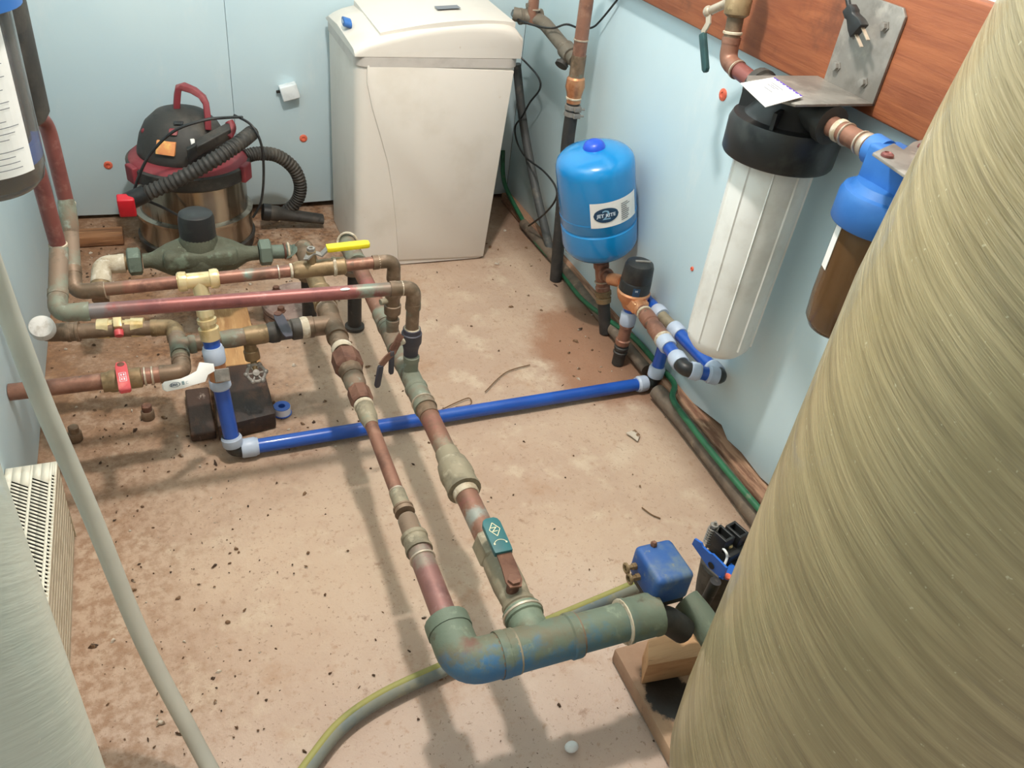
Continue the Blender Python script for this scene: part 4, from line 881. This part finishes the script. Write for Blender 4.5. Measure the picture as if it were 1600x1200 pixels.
mb = MB().tube([V((1.0, 2.1, .016)), V((1.005, 1.8, .016)), V((1.0, 1.6, .016)), V((1.0, 1.4, .016)), V((1.0, 1.31, .016))], .0155, 14, smooth=True)
lone(mb.build('grey_tube', 'hosegrey'), 'dusty grey-brown tube end lying behind the blue pressure tank stack', 'tube')
# faded hose crossing under the header
hp = [ZP(440, 1260, .013), ZP(488, 1192, .013), ZP(535, 1135, .013), ZP(600, 1090, .013), ZP(690, 1048, .013), ZP(780, 1010, .013), ZP(870, 970, .013), ZP(985, 921, .014), ZP(1060, 885, .014)]
t = thing('garden_hose', ZP(690, 1048, 0), 'faded grey hose with yellow-green stripe passing under the header pipe', 'hose')
MB().tube(hp, .0105, 14, smooth=True).build('hose_body', 'hosefaded', t)
MB().tube([P_ + V((-.0012, .0042, .0055)) for P_ in hp], .0066, 10, smooth=True).build('hose_stripe', 'hoseyellow', t)

# ---------------------------------------------------------------- water softener
t = thing('water_softener', (.64, 2.11, 0), 'tall cream plastic water softener cabinet against the back wall', 'water softener')
def rrect(x0, x1, y0, y1, r, z, n=5):
    P = []
    for cx, cy, a0 in ((x1 - r, y1 - r, 0), (x0 + r, y1 - r, 90), (x0 + r, y0 + r, 180), (x1 - r, y0 + r, 270)):
        for k in range(n + 1):
            a_ = math.radians(a0 + 90 * k / n); P.append(V((cx + r * math.cos(a_), cy + r * math.sin(a_), z)))
    return P
lp = lambda a_, b2, k: a_ + (b2 - a_) * k
xb0, xb1 = .437, .82
secs = []
for k in (0, .015, .3, .6, 1):
    z = .527 * k; secs.append(rrect(lp(.441, .443, k), lp(.818, .858, k), lp(1.938, 1.955, k), lp(2.26, 2.3, k), .03 if k < .9 else .034, z + (.0 if k else .001)))
MB().rings(secs).build('cabinet', 'cream', t)
# raised front panel with the curved left border
fy = lambda z: lp(1.938, 1.955, z / .527) - .004
cur = [(575, 102), (574, 130), (582, 170), (595, 215), (606, 255), (613, 300), (618, 350), (621, 404)]
lf = [YP(a_, b2, 1.945) for a_, b2 in cur]
poly = [V((P_.x, fy(P_.z), max(P_.z, .006))) for P_ in lf] + [V((.808, fy(.006), .006)), V((.846, fy(.52), .52))]
MB().prism(poly, (0, .012, 0)).build('front_panel', 'cream', t, bev=.0025)
MB().rings([rrect(.441, .86, 1.951, 2.302, .034, .527), rrect(.441, .86, 1.951, 2.302, .034, .549)]).build('grey_band', 'greyband', t)
# lid: arched profile carried from front to back
def topz(x):
    k = (x - .44) / (.862 - .44); return .574 + .056 * math.sin(k * math.pi * .68)
xs = [.44 + (.862 - .44) * k / 24 for k in range(25)]
def sec(y, dz, inx=0.):
    up_ = [V((.651 + (x - .651) * (1 - inx), y, topz(x) + dz)) for x in xs]
    up_[0].z = max(up_[0].z - .01, .5505); up_[1].z -= .003; up_[-1].z -= .02; up_[-2].z -= .006; up_[-3].z -= .0015
    return [V((.651 + (.44 - .651) * (1 - inx), y, .55))] + up_ + [V((.651 + (.862 - .651) * (1 - inx), y, .55))]
MB().rings([sec(1.952, -.02, .006), sec(1.9525, -.013, .003), sec(1.956, -.0065), sec(1.963, -.002), sec(1.975, 0), sec(2.15, .008), sec(2.26, .0), sec(2.29, -.01), sec(2.302, -.04, .01)]).build('lid', 'cream', t, ang=50)
# hinged salt door, slightly proud
xs2 = [.505 + (.845 - .505) * k / 16 for k in range(17)]
bow = lambda x: 1.974 - .016 * math.sin((x - .505) / .34 * math.pi)
vs = [V((x, bow(x) , topz(x) + .002)) for x in xs2] + [V((x, 2.25, topz(x) + .011)) for x in xs2]
vs = [p_ - Z_ * .03 for p_ in vs]; vs2 = [p_ + Z_ * .034 for p_ in vs]; n_ = 17
mb = MB().add(vs + vs2, [[i, i + 1, n_ + i + 1, n_ + i] for i in range(n_ - 1)] + [[2 * n_ + i, 2 * n_ + i + 1, 3 * n_ + i + 1, 3 * n_ + i] for i in range(n_ - 1)] + [[i, i + 1, 2 * n_ + i + 1, 2 * n_ + i] for i in range(n_ - 1)] + [[n_ + i, n_ + i + 1, 3 * n_ + i + 1, 3 * n_ + i] for i in range(n_ - 1)] + [[0, n_, 3 * n_, 2 * n_], [n_ - 1, 2 * n_ - 1, 4 * n_ - 1, 3 * n_ - 1]])
mb.build('salt_door', 'cream', t)
bc = XP(535, 33, .4405); nb = V((-1, 0, .25)).normalized(); bu = V((0, 1, 0)); bvv = nb.cross(bu)
bdg = MB()
n_ = 20
bdg.rings([[bc + nb * d_ + bu * math.cos(2 * math.pi * k / n_) * .019 * s_ + Z_ * math.sin(2 * math.pi * k / n_) * .011 * s_ for k in range(n_)] for d_, s_ in ((-.02, 1), (-.002, 1), (-.001, .9))])
bo = bdg.build('oval_badge', 'filterblue', t)
MB().prism([bc - nb * .0006 + bu * a_ + Z_ * b2 for a_, b2 in ((-.01, .0), (-.002, .003), (.01, .004), (.004, -.001), (-.004, -.005))], nb * .0004).build('badge_mark', 'paletext', bo)
def topl(u, v): 
    x = .695 + u; return V((x, 2.06 + v, topz(x) + .0135))
MB().add([topl(-.03, -.016), topl(.03, -.016), topl(.03, .016), topl(-.03, .016)], [[0, 1, 2, 3]]).build('top_label', 'greytext', t)

# ---------------------------------------------------------------- workshop vacuum
vc = V((.058, 2.165, 0)); R0 = .141
t = thing('workshop_vacuum', vc, 'stainless drum workshop vacuum with black and red head and ribbed hose', 'vacuum cleaner')
MB().lathe(vc, Z_, [(0, .11), (0, .144), (.03, .15), (.034, .147), (.034, .12)], 40).build('base', 'dusty_black', t)
MB().lathe(vc + Z_ * .03, Z_, [(0, .144), (.058, .144), (.064, .1475), (.072, .1475), (.077, .136), (.19, .135), (.195, .13)], 64).build('drum', 'chrome', t)
MB().lathe(vc + Z_ * .205, Z_, [(-.006, .13), (-.006, .143), (.0, .151), (.03, .151), (.036, .14)], 48).build('rim', 'dusty_black', t)
MB().lathe(vc + Z_ * .234, Z_, [(0, .144), (.005, .1445), (.01, .14), (.016, .122), (.018, .1)], 48).build('red_band', 'red', t)
hc = vc + V((-.008, .004, 0))
hd_ = MB().lathe(hc + Z_ * .245, Z_, [(0, .112), (.008, .114), (.02, .112), (.05, .103), (.08, .087), (.105, .06), (.116, .028), (.118, 0)], 40).build('motor_head', 'dusty_black', t)
br_ = MB(); p0, p1 = YP(306, 232, 2.045), YP(360, 203, 2.085); bd3 = (p1 - p0).normalized()
br_.obox(p0.lerp(p1, .5), bd3 * ((p1 - p0).length / 2), V((0, .016, .004)), V((0, -.003, .014)), .004); br_.build('tool_holder', 'dusty_black', hd_)
MB().obox(YP(300, 238, 2.035), bd3 * .014, V((0, .01, 0)), V((0, 0, .016)), .003).build('latch', 'black', hd_)
MB().tube([YP(356, 215, 2.07), YP(362, 200, 2.09), YP(358, 190, 2.1)], .011, 12, smooth=True).build('holder_end', 'red', hd_)
MB().ball(YP(229, 205, 2.15), .011, 12, 8, (1.2, .8, .8)).build('side_knob', 'red', t)
va_ = math.atan2(-vc.y, -vc.x)
def onhead(px, py, y): return YP(px, py, y)
def onh(ang, z, k=.004):
    prof_ = [(0, .113), (.02, .112), (.05, .103), (.08, .087), (.105, .06), (.116, .028)]
    zz_ = z; rr_ = .03
    for (z0, r0), (z1, r1) in zip(prof_, prof_[1:]):
        if z0 <= zz_ <= z1: rr_ = r0 + (r1 - r0) * (zz_ - z0) / (z1 - z0); break
    a_ = va_ + ang; return hc + V((math.cos(a_) * (rr_ + k), math.sin(a_) * (rr_ + k), .245 + z))
def blob(ang, z, sx, sz, d_, mt_, nm, bev=.003):
    c_ = onh(ang, z, 0); n_ = (onh(ang, z, .02) - c_).normalized(); up_ = (onh(ang, min(z + .02, .115), 0) - c_).normalized(); sd_ = n_.cross(up_)
    return MB().obox(c_, sd_ * sx, up_ * sz, n_ * d_, bev).build(nm, mt_, hd_)
blob(-.42, .05, .026, .016, .004, 'orange_sticker', 'orange_sticker', .001); blob(-.25, .085, .015, .008, .007, 'red', 'switch'); blob(.22, .06, .006, .012, .004, 'white', 'white_spot', .002)

blob(-.1, .102, .03, .006, .006, 'black', 'vent_hood')
for an in (-1.1, 1.05):
    a_ = va_ + an; c_ = vc + V((math.cos(a_) * .152, math.sin(a_) * .152, .222)); n_ = V((math.cos(a_), math.sin(a_), 0)); sd_ = V((-n_.y, n_.x, 0))
    MB().obox(c_, sd_ * .02, n_ * .008, Z_ * .022, .004).build('latch_clip', 'red', t)
h0, h1, h2, h3 = YP(275, 178, 2.17), YP(277, 135, 2.17), YP(318, 158, 2.13), YP(322, 200, 2.11)
h15 = YP(300, 140, 2.15)
MB().ribbon([YP(275, 182, 2.17), YP(277, 150, 2.17), YP(279, 138, 2.17), YP(286, 135, 2.165), YP(302, 141, 2.15), YP(316, 151, 2.135), YP(322, 162, 2.125), YP(324, 180, 2.115), YP(325, 203, 2.105)], Y_, .024, [.014] and .015).build('carry_handle', 'red', t, bev=.002, ang=50)
# main hose draped across the front
def ribbed(pts, r): 
    q_ = MB().tube(pts, 1, 3, smooth=True, n=24); cen = [sum(q_.v[i:i + 3], V()) / 3 for i in range(0, len(q_.v), 3)]
    return MB().tube(cen, lambda i, t_: r * (1.0 if i % 4 < 2 else .86), 16)
hz = [YP(195, 317, 1.985), YP(222, 305, 1.985), YP(262, 288, 1.985), YP(308, 265, 1.985), YP(350, 240, 1.99), YP(378, 220, 2.02), YP(393, 208, 2.08)]
ribbed(hz[1:], .0185).build('hose', 'dusty_black', t)
cu_ = (hz[0] - hz[1]).normalized(); MB().lathe(hz[1] - cu_ * .012, cu_, [(0, .017), (0, .0205), (.05, .021), (.05, .016)], 20).build('hose_cuff', 'black', t)
MB().obox(YP(198, 321, 1.975), V((.019, 0, 0)), V((0, .012, .004)), V((0, -.005, .024)), .004).build('red_clip', 'redbright', t)
hz = [YP(383, 245, 2.16), YP(402, 240, 2.17), YP(432, 243, 2.19), YP(458, 262, 2.2), YP(469, 288, 2.205), YP(465, 312, 2.21), YP(448, 330, 2.215)]
ribbed(hz, .0185).build('hose_loop', 'dusty_black', t)
cw = [YP(378, 183, 2.1), YP(352, 184, 2.0), YP(318, 188, 1.98), YP(270, 206, 1.98), YP(232, 245, 1.99), YP(212, 290, 2.0), YP(214, 306, 2.0), YP(250, 322, 2.0), YP(285, 340, 2.0)]
MB().tube(cw, .0035, 8, smooth=True).build('power_cord', 'black', t)
cw = [YP(366, 180, 2.1), YP(392, 195, 2.06), YP(408, 225, 2.04), YP(412, 270, 2.04), YP(408, 315, 2.04), YP(395, 340, 2.04)]
MB().tube(cw, .0032, 8, smooth=True).build('power_cord', 'black', t)
n0, n1 = YP(398, 322, 2.2), YP(504, 340, 2.2); n0.z = .055; n1.z = .022; n0.x = .235
t = thing('crevice_nozzle', V((.3, 2.2, 0)), 'black vacuum nozzle lying on the floor between vacuum and softener', 'nozzle')
nd = (n1 - n0).normalized(); nl = (n1 - n0).length
u, v, _ = frame(nd)
MB().rings([[n0 + nd * (nl * k) + u * math.cos(2 * math.pi * j / 16) * a_ + v * math.sin(2 * math.pi * j / 16) * b2 for j in range(16)] for k, a_, b2 in ((0, .021, .021), (.25, .022, .022), (.28, .019, .019), (.45, .02, .017), (1, .023, .013))]).build('nozzle_tube', 'dusty_black', t)
MB().lathe(n0 + nd * .0, nd, [(0, .0215), (0, .024), (.02, .024), (.02, .0215)], 18).build('collar', 'black', t)

# ---------------------------------------------------------------- filters on the right wall
XF = .93
t = thing('water_filter', (XF, 1.03, .28), 'tall white filter housing with a wide black cap on the right wall', 'filter')
hs = MB().lathe((XF, 1.03, .275), Z_, [(0, .0), (.002, .03), (.01, .048), (.024, .0585), (.04, .061), (.395, .066)], 48).build('housing', 'white', t)
for k in range(10):
    a_ = 2 * math.pi * k / 10 + .3; n_ = V((math.cos(a_), math.sin(a_), 0)); sd_ = V((-n_.y, n_.x, 0))
    MB().add([V((XF, 1.03, .31)) + n_ * .0605 + sd_ * .0022, V((XF, 1.03, .31)) + n_ * .0605 - sd_ * .0022, V((XF, 1.03, .31)) + n_ * .0635, V((XF, 1.03, .665)) + n_ * .0652 + sd_ * .0022, V((XF, 1.03, .665)) + n_ * .0652 - sd_ * .0022, V((XF, 1.03, .665)) + n_ * .0685],
             [[0, 1, 2], [5, 4, 3], [0, 2, 5, 3], [2, 1, 4, 5], [1, 0, 3, 4]]).build('rib', 'white', hs)
cap_ = MB().lathe((XF, 1.03, .66), Z_, [(0, .067), (0, .088), (.004, .0905), (.05, .0915), (.062, .087), (.064, .07), (.085, .052), (.1, .05), (.11, .046), (.112, 0)], 48).build('cap', 'black', t)
for s_ in (-1, 1): MB().lathe((XF, 1.03 + s_ * .03, .745), Y_ * s_, [(0, .024), (.05, .024), (.052, .029), (.066, .029), (.067, .018)], 22).build('port', 'dusty_black', cap_)
for k in range(4): a_ = k * math.pi / 2 + .6; MB().obox(V((XF + math.cos(a_) * .062, 1.03 + math.sin(a_) * .062, .735)), V((math.cos(a_), math.sin(a_), 0)) * .022, V((-math.sin(a_), math.cos(a_), 0)) * .003, Z_ * .013).build('cap_rib', 'black', cap_)
# bracket over it
t = thing('filter_bracket', (1.0, 1.0, .775), 'grey steel angle bracket bolted to the stained plank over the white filter', 'bracket')
zp = .774
q = [(.84, 1.045, zp), (.835, .955, zp), (.85, .935, zp), (.999, .935, zp), (.999, 1.07, zp), (.86, 1.07, zp)]
plt = MB().prism(q, (0, 0, .004))
plt.build('shelf_plate', 'steel', t, bev=.0008)
xw = .9945
MB().prism([(xw, .935, zp), (xw, 1.05, zp), (xw, 1.05, .9), (xw, 1.045, .91), (xw, .945, .91), (xw, .935, .9)], (.005, 0, 0)).build('wall_plate', 'steel', t, bev=.0008)
for px, py in ((1383, 42), (1308, 104), (1350, 129), (1333, 52)):
    c = XP(px, py, xw); MB().lathe(c, -X_, [(0, .0085), (.002, .0085), (.002, .0062), (.007, .006), (.0075, 0)], 6).build('bolt', 'steel', t)
t = thing('price_card', ZP(1205, 145, .779), 'white card with purple torn edge lying on the filter bracket', 'card')
zc = .7815
ca = [ZP(1157, 131, zc), ZP(1196, 168, zc), ZP(1254, 152, zc), ZP(1209, 122, zc)]
MB().prism(ca, Z_ * .0012).build('card_sheet', 'paper', t)
e1, e2 = ca[3], ca[2]; mb = MB(); ed = (e2 - e1); inn = ((ca[0] - ca[3]) + (ca[1] - ca[2])) / 2
for k in range(9): f_ = k / 9; mb.prism([e1 + ed * f_ + Z_ * .0014 + inn * .0, e1 + ed * (f_ + .11) + Z_ * .0014, e1 + ed * (f_ + .08) + inn * .05 + Z_ * .0014, e1 + ed * (f_ + .02) + inn * (.03 + .03 * (k % 2)) + Z_ * .0014], Z_ * .0003)
mb.build('purple_edge', 'purpletext', t)
mb = MB(); cz = Z_ * .0015
for k, (f_, a_, b2) in enumerate(((.22, .2, .6), (.3, .25, .55), (.36, .22, .5), (.52, .3, .6))):
    mb.add([ca[3] + inn * f_ + ed * a_ + cz, ca[3] + inn * f_ + ed * b2 + cz, ca[3] + inn * (f_ + .025) + ed * b2 + cz, ca[3] + inn * (f_ + .025) + ed * a_ + cz], [[0, 1, 2, 3]])
mb.build('small_print', 'greytext', t)
# feed pipe with teal lever valve above left
t = thing('filter_feed_pipe', (XF, 1.2, .76), 'copper feed pipe with dark teal lever valve bending into the white filter', 'pipe')
fe = XP(1140, 98, XF); ft = XP(1133, -40, XF); ft = V((XF, fe.y + .03, .95)); yv = .745
fe = V((XF, 1.222, .757)); f1 = V((XF, 1.145, .745)); fu = (ft - fe).normalized(); fd2 = (f1 - fe).normalized()
elbow(t, fe, fu, fd2, .0142, 'copper', .034); pipe(t, [fe + fd2 * .02, V((XF, 1.12, .745))], .0142, 'copper_red'); ring(t, fe + fd2 * .034, fd2, .0158, 'solder', .004)
pipe(t, [fe + fu * .025, ft], .0142, 'copper_brown'); ring(t, fe + fu * .045, fu, .0158, 'scale', .005)
vz = fe + fu * .092
v3 = cone(t, fe + fu * .07, fe + fu * .16, [(0, .016), (.05, .0215), (.3, .0225), (.35, .0205), (.7, .0205), (.75, .0225), (1, .022)], 'bronze', 'valve_body')
s1 = XP(1107, 18, XF - .01)
MB().cyl(fe + fu * .1, s1, .0075).build('stem', 'solder', v3)
MB().ball(s1, .01, 12, 8).build('stem_nut', 'solder', v3)
l0, l1, l2, l3 = s1 + Z_ * .004, XP(1107, 36, XF - .014), XP(1098, 52, XF - .016), XP(1103, 113, XF - .016)
MB().ribbon([l0, l1, l2], (0, .8, .2), .012, .003).build('lever', 'solder', v3)
MB().ribbon([l2, l2.lerp(l3, .05), l2.lerp(l3, .92), l3], (0, .8, .2), [.013, .0145, .014, .006], .008).build('lever_grip', 'darkteal', v3, bev=.001)
# link pipe and the second filter
YF2 = .785
t = thing('filter_link_pipe', (XF, .89, .745), 'short copper pipe joining the white filter and the blue-capped filter', 'pipe')
pipe(t, [(XF, .935, .745), (XF, .84, .745)], .0152, 'copper'); ring(t, (XF, .915, .745), Y_, .0162, 'scale', .01, 'thread_tape'); ring(t, (XF, .9, .745), Y_, .0165, 'solder', .004); ring(t, (XF, .868, .745), Y_, .0165, 'solder', .004); ring(t, (XF, .858, .745), Y_, .0168, 'solder', .01)
t = thing('water_filter', (XF, YF2, .48), 'blue-capped filter with brown smoked bowl beside the tan tank', 'filter')
sm = MB().lathe((XF, YF2, .475), Z_, [(0, 0), (.001, .03), (.006, .042), (.02, .05), (.06, .0525), (.2, .0535)], 40).build('sump', 'brown_sump', t)
cp_ = MB().lathe((XF, YF2, .655), Z_, [(0, .054), (0, .0655), (.003, .0675), (.04, .0675), (.048, .064), (.05, .056), (.06, .05), (.062, 0)], 44).build('cap', 'filterblue', t)
mb = MB().obox((XF, YF2, .735), X_ * .028, Y_ * .045, Z_ * .027, .006); mb.lathe((XF, YF2 + .035, .745), Y_, [(0, .021), (.026, .022), (.028, .017)], 20); mb.build('port_block', 'filterblue', cp_)
an0 = math.atan2(-YF2, -XF) - 1.1
MB().rings([[V((XF, YF2, 0)) + V((math.cos(an0 + da) * r2, math.sin(an0 + da) * r2, z)) for da, r2 in ((-.16, .0535), (.16, .0535), (.16, .0545), (-.16, .0545))] for z in (.58, .655)]).build('strip_label', 'paper', sm)
t = thing('filter_bracket', (XF, YF2, .766), 'grey bracket plate with copper screws on the blue filter cap', 'bracket')
q = [ZP(1362, 243, .768), ZP(1432, 292, .768), ZP(1500, 262, .768), ZP(1470, 215, .768), ZP(1425, 226, .768), ZP(1410, 238, .768), ZP(1395, 228, .768)]
MB().prism(q, (0, 0, .004)).build('plate', 'steel', t, bev=.0006)
for px, py in ((1386, 244), (1443, 231), (1434, 277)):
    c = ZP(px, py, .7725); MB().lathe(c, Z_, [(0, .0085), (.003, .008), (.005, .005), (.0035, .004), (.0035, 0)], 14).build('screw', 'copper_red', t)
# hanging plug
t = thing('power_plug', XP(1345, 50, .975), 'black power plug hanging in front of the steel bracket', 'plug')
xp = .968
a0, a1, a2, a3 = XP(1322, -25, xp), XP(1327, 12, xp), XP(1340, 42, xp), XP(1357, 68, xp)
MB().tube([a0, XP(1324, -5, xp), a1], .0038, 10, smooth=True).build('cord', 'black', t)
pd = (a2 - a1).normalized(); wv2 = V((0, 1, 0)); wv2 = (wv2 - pd * wv2.dot(pd)).normalized()
MB().ribbon([a1, a1 + pd * .012, a1 + pd * .016, a2 - pd * .004, a2 + pd * .008], wv2, [.016, .018, .014, .024, .026], .016).build('plug_body', 'black', t, bev=.002)
mb = MB()
for s_ in (-.007, .007): mb.ribbon([a2 + pd * .006 + wv2 * s_, a2 + pd * .03 + wv2 * s_], X_, .006, .0015)
mb.build('prong', 'solder', t)

# ---------------------------------------------------------------- filters on the left wall
XQ, YQ = -.19, 1.0
t = thing('water_filter', (XQ, YQ, .67), 'smoked filter housing with long white label on the left wall', 'filter')
Zb = .672
MB().lathe((XQ, YQ, Zb), Z_, [(0, 0), (.001, .04), (.005, .054), (.014, .062), (.03, .0655), (.2, .0665)], 44).build('bowl', 'smoke', t)
MB().lathe((XQ, YQ, Zb + .012), Z_, [(0, .0), (.0, .05), (.024, .053), (.03, .047), (.036, .047), (.19, .047)], 32).build('cartridge', 'brown_sump', t)
MB().lathe((XQ, YQ, Zb + .032), Z_, [(0, .05), (0, .0545), (.02, .0545), (.02, .05)], 32).build('end_ring', 'ptfeblue', t)
MB().lathe((XQ, YQ, Zb + .195), Z_, [(0, .066), (0, .078), (.05, .08), (.06, .06), (.09, .04)], 40).build('cap', 'filterblue', t)
al = math.atan2(-YQ, -XQ); 
def onq(u, v, k=.0008): a_ = al + u / .0665; return V((XQ + math.cos(a_) * (.0665 + k), YQ + math.sin(a_) * (.0665 + k), Zb + v))
lb = patch(onq, .004, .056, .034, .192, 8).build('label', 'paper', t)
mb = MB(); rr = random.Random(9)
for k in range(24):
    if k in (4, 9, 14): continue
    patch(lambda a_, b2: onq(a_, b2, .0013), .01, .01 + .024 + rr.random() * .016, .042 + k * .0062, .0428 + k * .0062, 4, mb)
mb.build('small_print', 'greytext', lb)
t = thing('water_filter', (-.2, 1.2, .69), 'dark filter housing hanging behind the labelled smoked housing', 'filter')
MB().lathe((-.2, 1.2, .676), Z_, [(0, 0), (.001, .05), (.004, .064), (.012, .069), (.266, .0705)], 40).build('bowl', 'dusty_black', t)
MB().lathe((-.2, 1.2, .942), Z_, [(0, .066), (0, .078), (.05, .08), (.06, .06), (.09, .04)], 40).build('cap', 'filterblue', t)

# ---------------------------------------------------------------- clear tube, grille, wall plug
dd = .5
def AZ(az_, el_, d_): a_ = math.radians(az_); return V((d_ * math.cos(a_), d_ * math.sin(a_), 1.1 + d_ * math.tan(math.radians(el_))))
PD = lambda px, py, d_: EYE + ray(px, py) * d_
tp = [PD(-55, 300, .7), PD(-8, 430, .77), PD(23, 515, .81), PD(71, 640, .87), PD(141, 800, .95), PD(223, 1000, 1.02), PD(298, 1145, 1.05), PD(330, 1205, 1.05), PD(372, 1280, 1.05)]
lone(MB().tube(tp, .0105, 16, smooth=True).build('clear_hose', 'vinyl'), 'cloudy clear vinyl hose hanging across the left foreground', 'hose')
t = thing('wall_grille', (-.255, .8, 0), 'cream slotted heater grille low on the left wall', 'heater')
y0, y1, zg, gx0, gx1 = 1.11, .42, .17, -.289, -.2185
mb = MB()
for k in range(10):
    f0, f1 = k / 10, (k + 1) / 10; xx = lambda f_: lp(-.2245, gx1, f_)
    mb.prism([(xx(f0), y0, zg * f0 + .001), (xx(f1) + .0006, y0, zg * f1), (xx(f1) - .003, y0, zg * f1), (xx(f0) - .003, y0, zg * f0 + .001)], (0, y1 - y0, 0))
mb.prism([(gx1 - .003, y0, .001), (gx1 - .003, y0, zg), (gx0, y0, zg), (gx0, y0, .001)], (0, -.002, 0))
mb.build('front_strip', 'grilleside', t)
cols = [(.010, .034), (.038, .0605), (.0645, .0695)]
stp = .0074; sb = [0]
for c0, c1 in cols: sb += [c0, (c0 + c1) / 2, c1]
sb += [gx1 - gx0]
def gy(y_, s_):
    for c0, c1 in cols:
        if c0 - 1e-6 <= s_ <= c1 + 1e-6: return y_ - .8 * (s_ - c0)
    return y_ - .003
nrow = int((y0 - .034 - y1) / stp); ys = [y0] + sum([[y0 - .03 - stp * k, y0 - .03 - stp * k - stp * .5] for k in range(nrow)], []) + [y1]
mb = MB()
for i in range(len(ys) - 1):
    for j in range(len(sb) - 1):
        if i % 2 == 1 and (j % 3) in (1, 2): continue
        P3 = lambda y_, s_: V((gx0 + s_, y_ if y_ in (y0, y1) else gy(y_, s_), zg))
        mb.add([P3(ys[i], sb[j]), P3(ys[i + 1], sb[j]), P3(ys[i + 1], sb[j + 1]), P3(ys[i], sb[j + 1])], [[0, 1, 2, 3]])
gp = mb.build('slotted_panel', 'grille', t)
sm_ = gp.modifiers.new('s', 'SOLIDIFY'); sm_.thickness = .0012; sm_.offset = 0
MB().box((gx0 + .001, y0 - .004, .004), (gx1 - .012, y1 + .002, zg - .012)).build('inner_core', 'ledblack', t)
t = thing('foam_plug', YP(450, 145, YB), 'rough white foam block stuck to the back wall', 'foam block')
pc_ = YP(452, 143, YB - .014)
mb = MB().obox(pc_, V((.023, 0, .006)), V((0, .0145, 0)), V((-.005, 0, .019)), .003); o = mb.build('foam_chunk', 'foam_white', t)
MB().obox(pc_ + V((-.028, .006, -.002)), V((.006, 0, .001)), Y_ * .004, Z_ * .003, .001).build('torn_hole', 'ledblack', t)

# ---------------------------------------------------------------- loose bits on the floor
rr = random.Random(21)
def crumbs(name, n, mt_, smin, smax, where, lab):
    mb = MB()
    for _ in range(n):
        x_, y_ = where(); s_ = smin + (smax - smin) * rr.random() ** 2.2; a_ = rr.random() * 6.28; e_ = .5 + rr.random()
        k_ = rr.choice((5, 6, 7)); c_ = V((x_, y_, -.001)); base = []
        for q_ in range(k_):
            t_ = 2 * math.pi * q_ / k_ + rr.uniform(-.4, .4); l_ = s_ * rr.uniform(.55, 1.15); w_ = V((math.cos(t_) * e_, math.sin(t_) / e_, 0)); base.append(c_ + V((w_.x * math.cos(a_) - w_.y * math.sin(a_), w_.x * math.sin(a_) + w_.y * math.cos(a_), 0)) * l_)
        top_ = [c_ + (b2 - c_) * rr.uniform(.4, .7) + Z_ * s_ * rr.uniform(.4, .9) for b2 in base]
        mb.add(base + top_, [[q_, (q_ + 1) % k_, k_ + (q_ + 1) % k_, k_ + q_] for q_ in range(k_)] + [list(range(k_, 2 * k_))])
    tag(mb.build(name, mt_, ang=10), lab, 'debris', kind='stuff')
def backleft():
    while 1:
        x_ = -.28 + rr.random() * .75; y_ = 1.2 + rr.random() * 1.1
        if rr.random() < (.25 + .75 * (y_ - 1.2)) * (1.05 - max(0, x_) * 1.8): return x_, y_
def leftedge(): return -.2 + abs(rr.gauss(0, .17)), .45 + rr.random() * .95
def anywhere(): return -.2 + rr.random() * 1.15, .45 + rr.random() * 1.75
def crn(): return rr.uniform(.82, 1.0), rr.uniform(1.15, 2.1)
crumbs('dirt_crumbs', 900, 'debrisdark', .0007, .0036, lambda: rr.choice((backleft, backleft, leftedge, anywhere))(), 'dark crumbs of dirt scattered over the floor, densest at the back left')
crumbs('pale_chips', 340, 'debris', .0012, .0066, lambda: rr.choice((backleft, backleft, backleft, leftedge, anywhere, crn))(), 'pale stone and plaster chips scattered over the floor')
lone(MB().ball(ZP(893, 1167, .008), .0105, 14, 8, (1, .8, .7)).build('pebble', 'foam_white'), 'single pale pebble on the concrete below the header pipe', 'stone')
for pts, lab in (([(758, 612), (790, 582), (828, 570)], 'long bent twig on the floor left of the ribbed riser'), ([(690, 640), (715, 628), (733, 622), (735, 632), (712, 636)], 'curled twig beside the long blue floor pipe'), ([(1003, 793), (1018, 804), (1032, 810)], 'short dark twig on the floor left of the uncovered switch')):
    lone(MB().tube([ZP(a_, b2, .0022) for a_, b2 in pts], .0013, 6, smooth=True).build('twig', 'twig'), lab, 'twig', 'dry twigs on the floor')
c = [ZP(978, 677, .0025), ZP(992, 672, .0025), ZP(1000, 680, .0025), ZP(996, 690, .0025), ZP(986, 682, .0025)]
lone(MB().prism(c, Z_ * .0018).build('paper_scrap', 'debris'), 'pale flake lying on the floor near the right wall', 'scrap')
for o in bpy.data.objects:
    if '_o' in o: del o['_o']
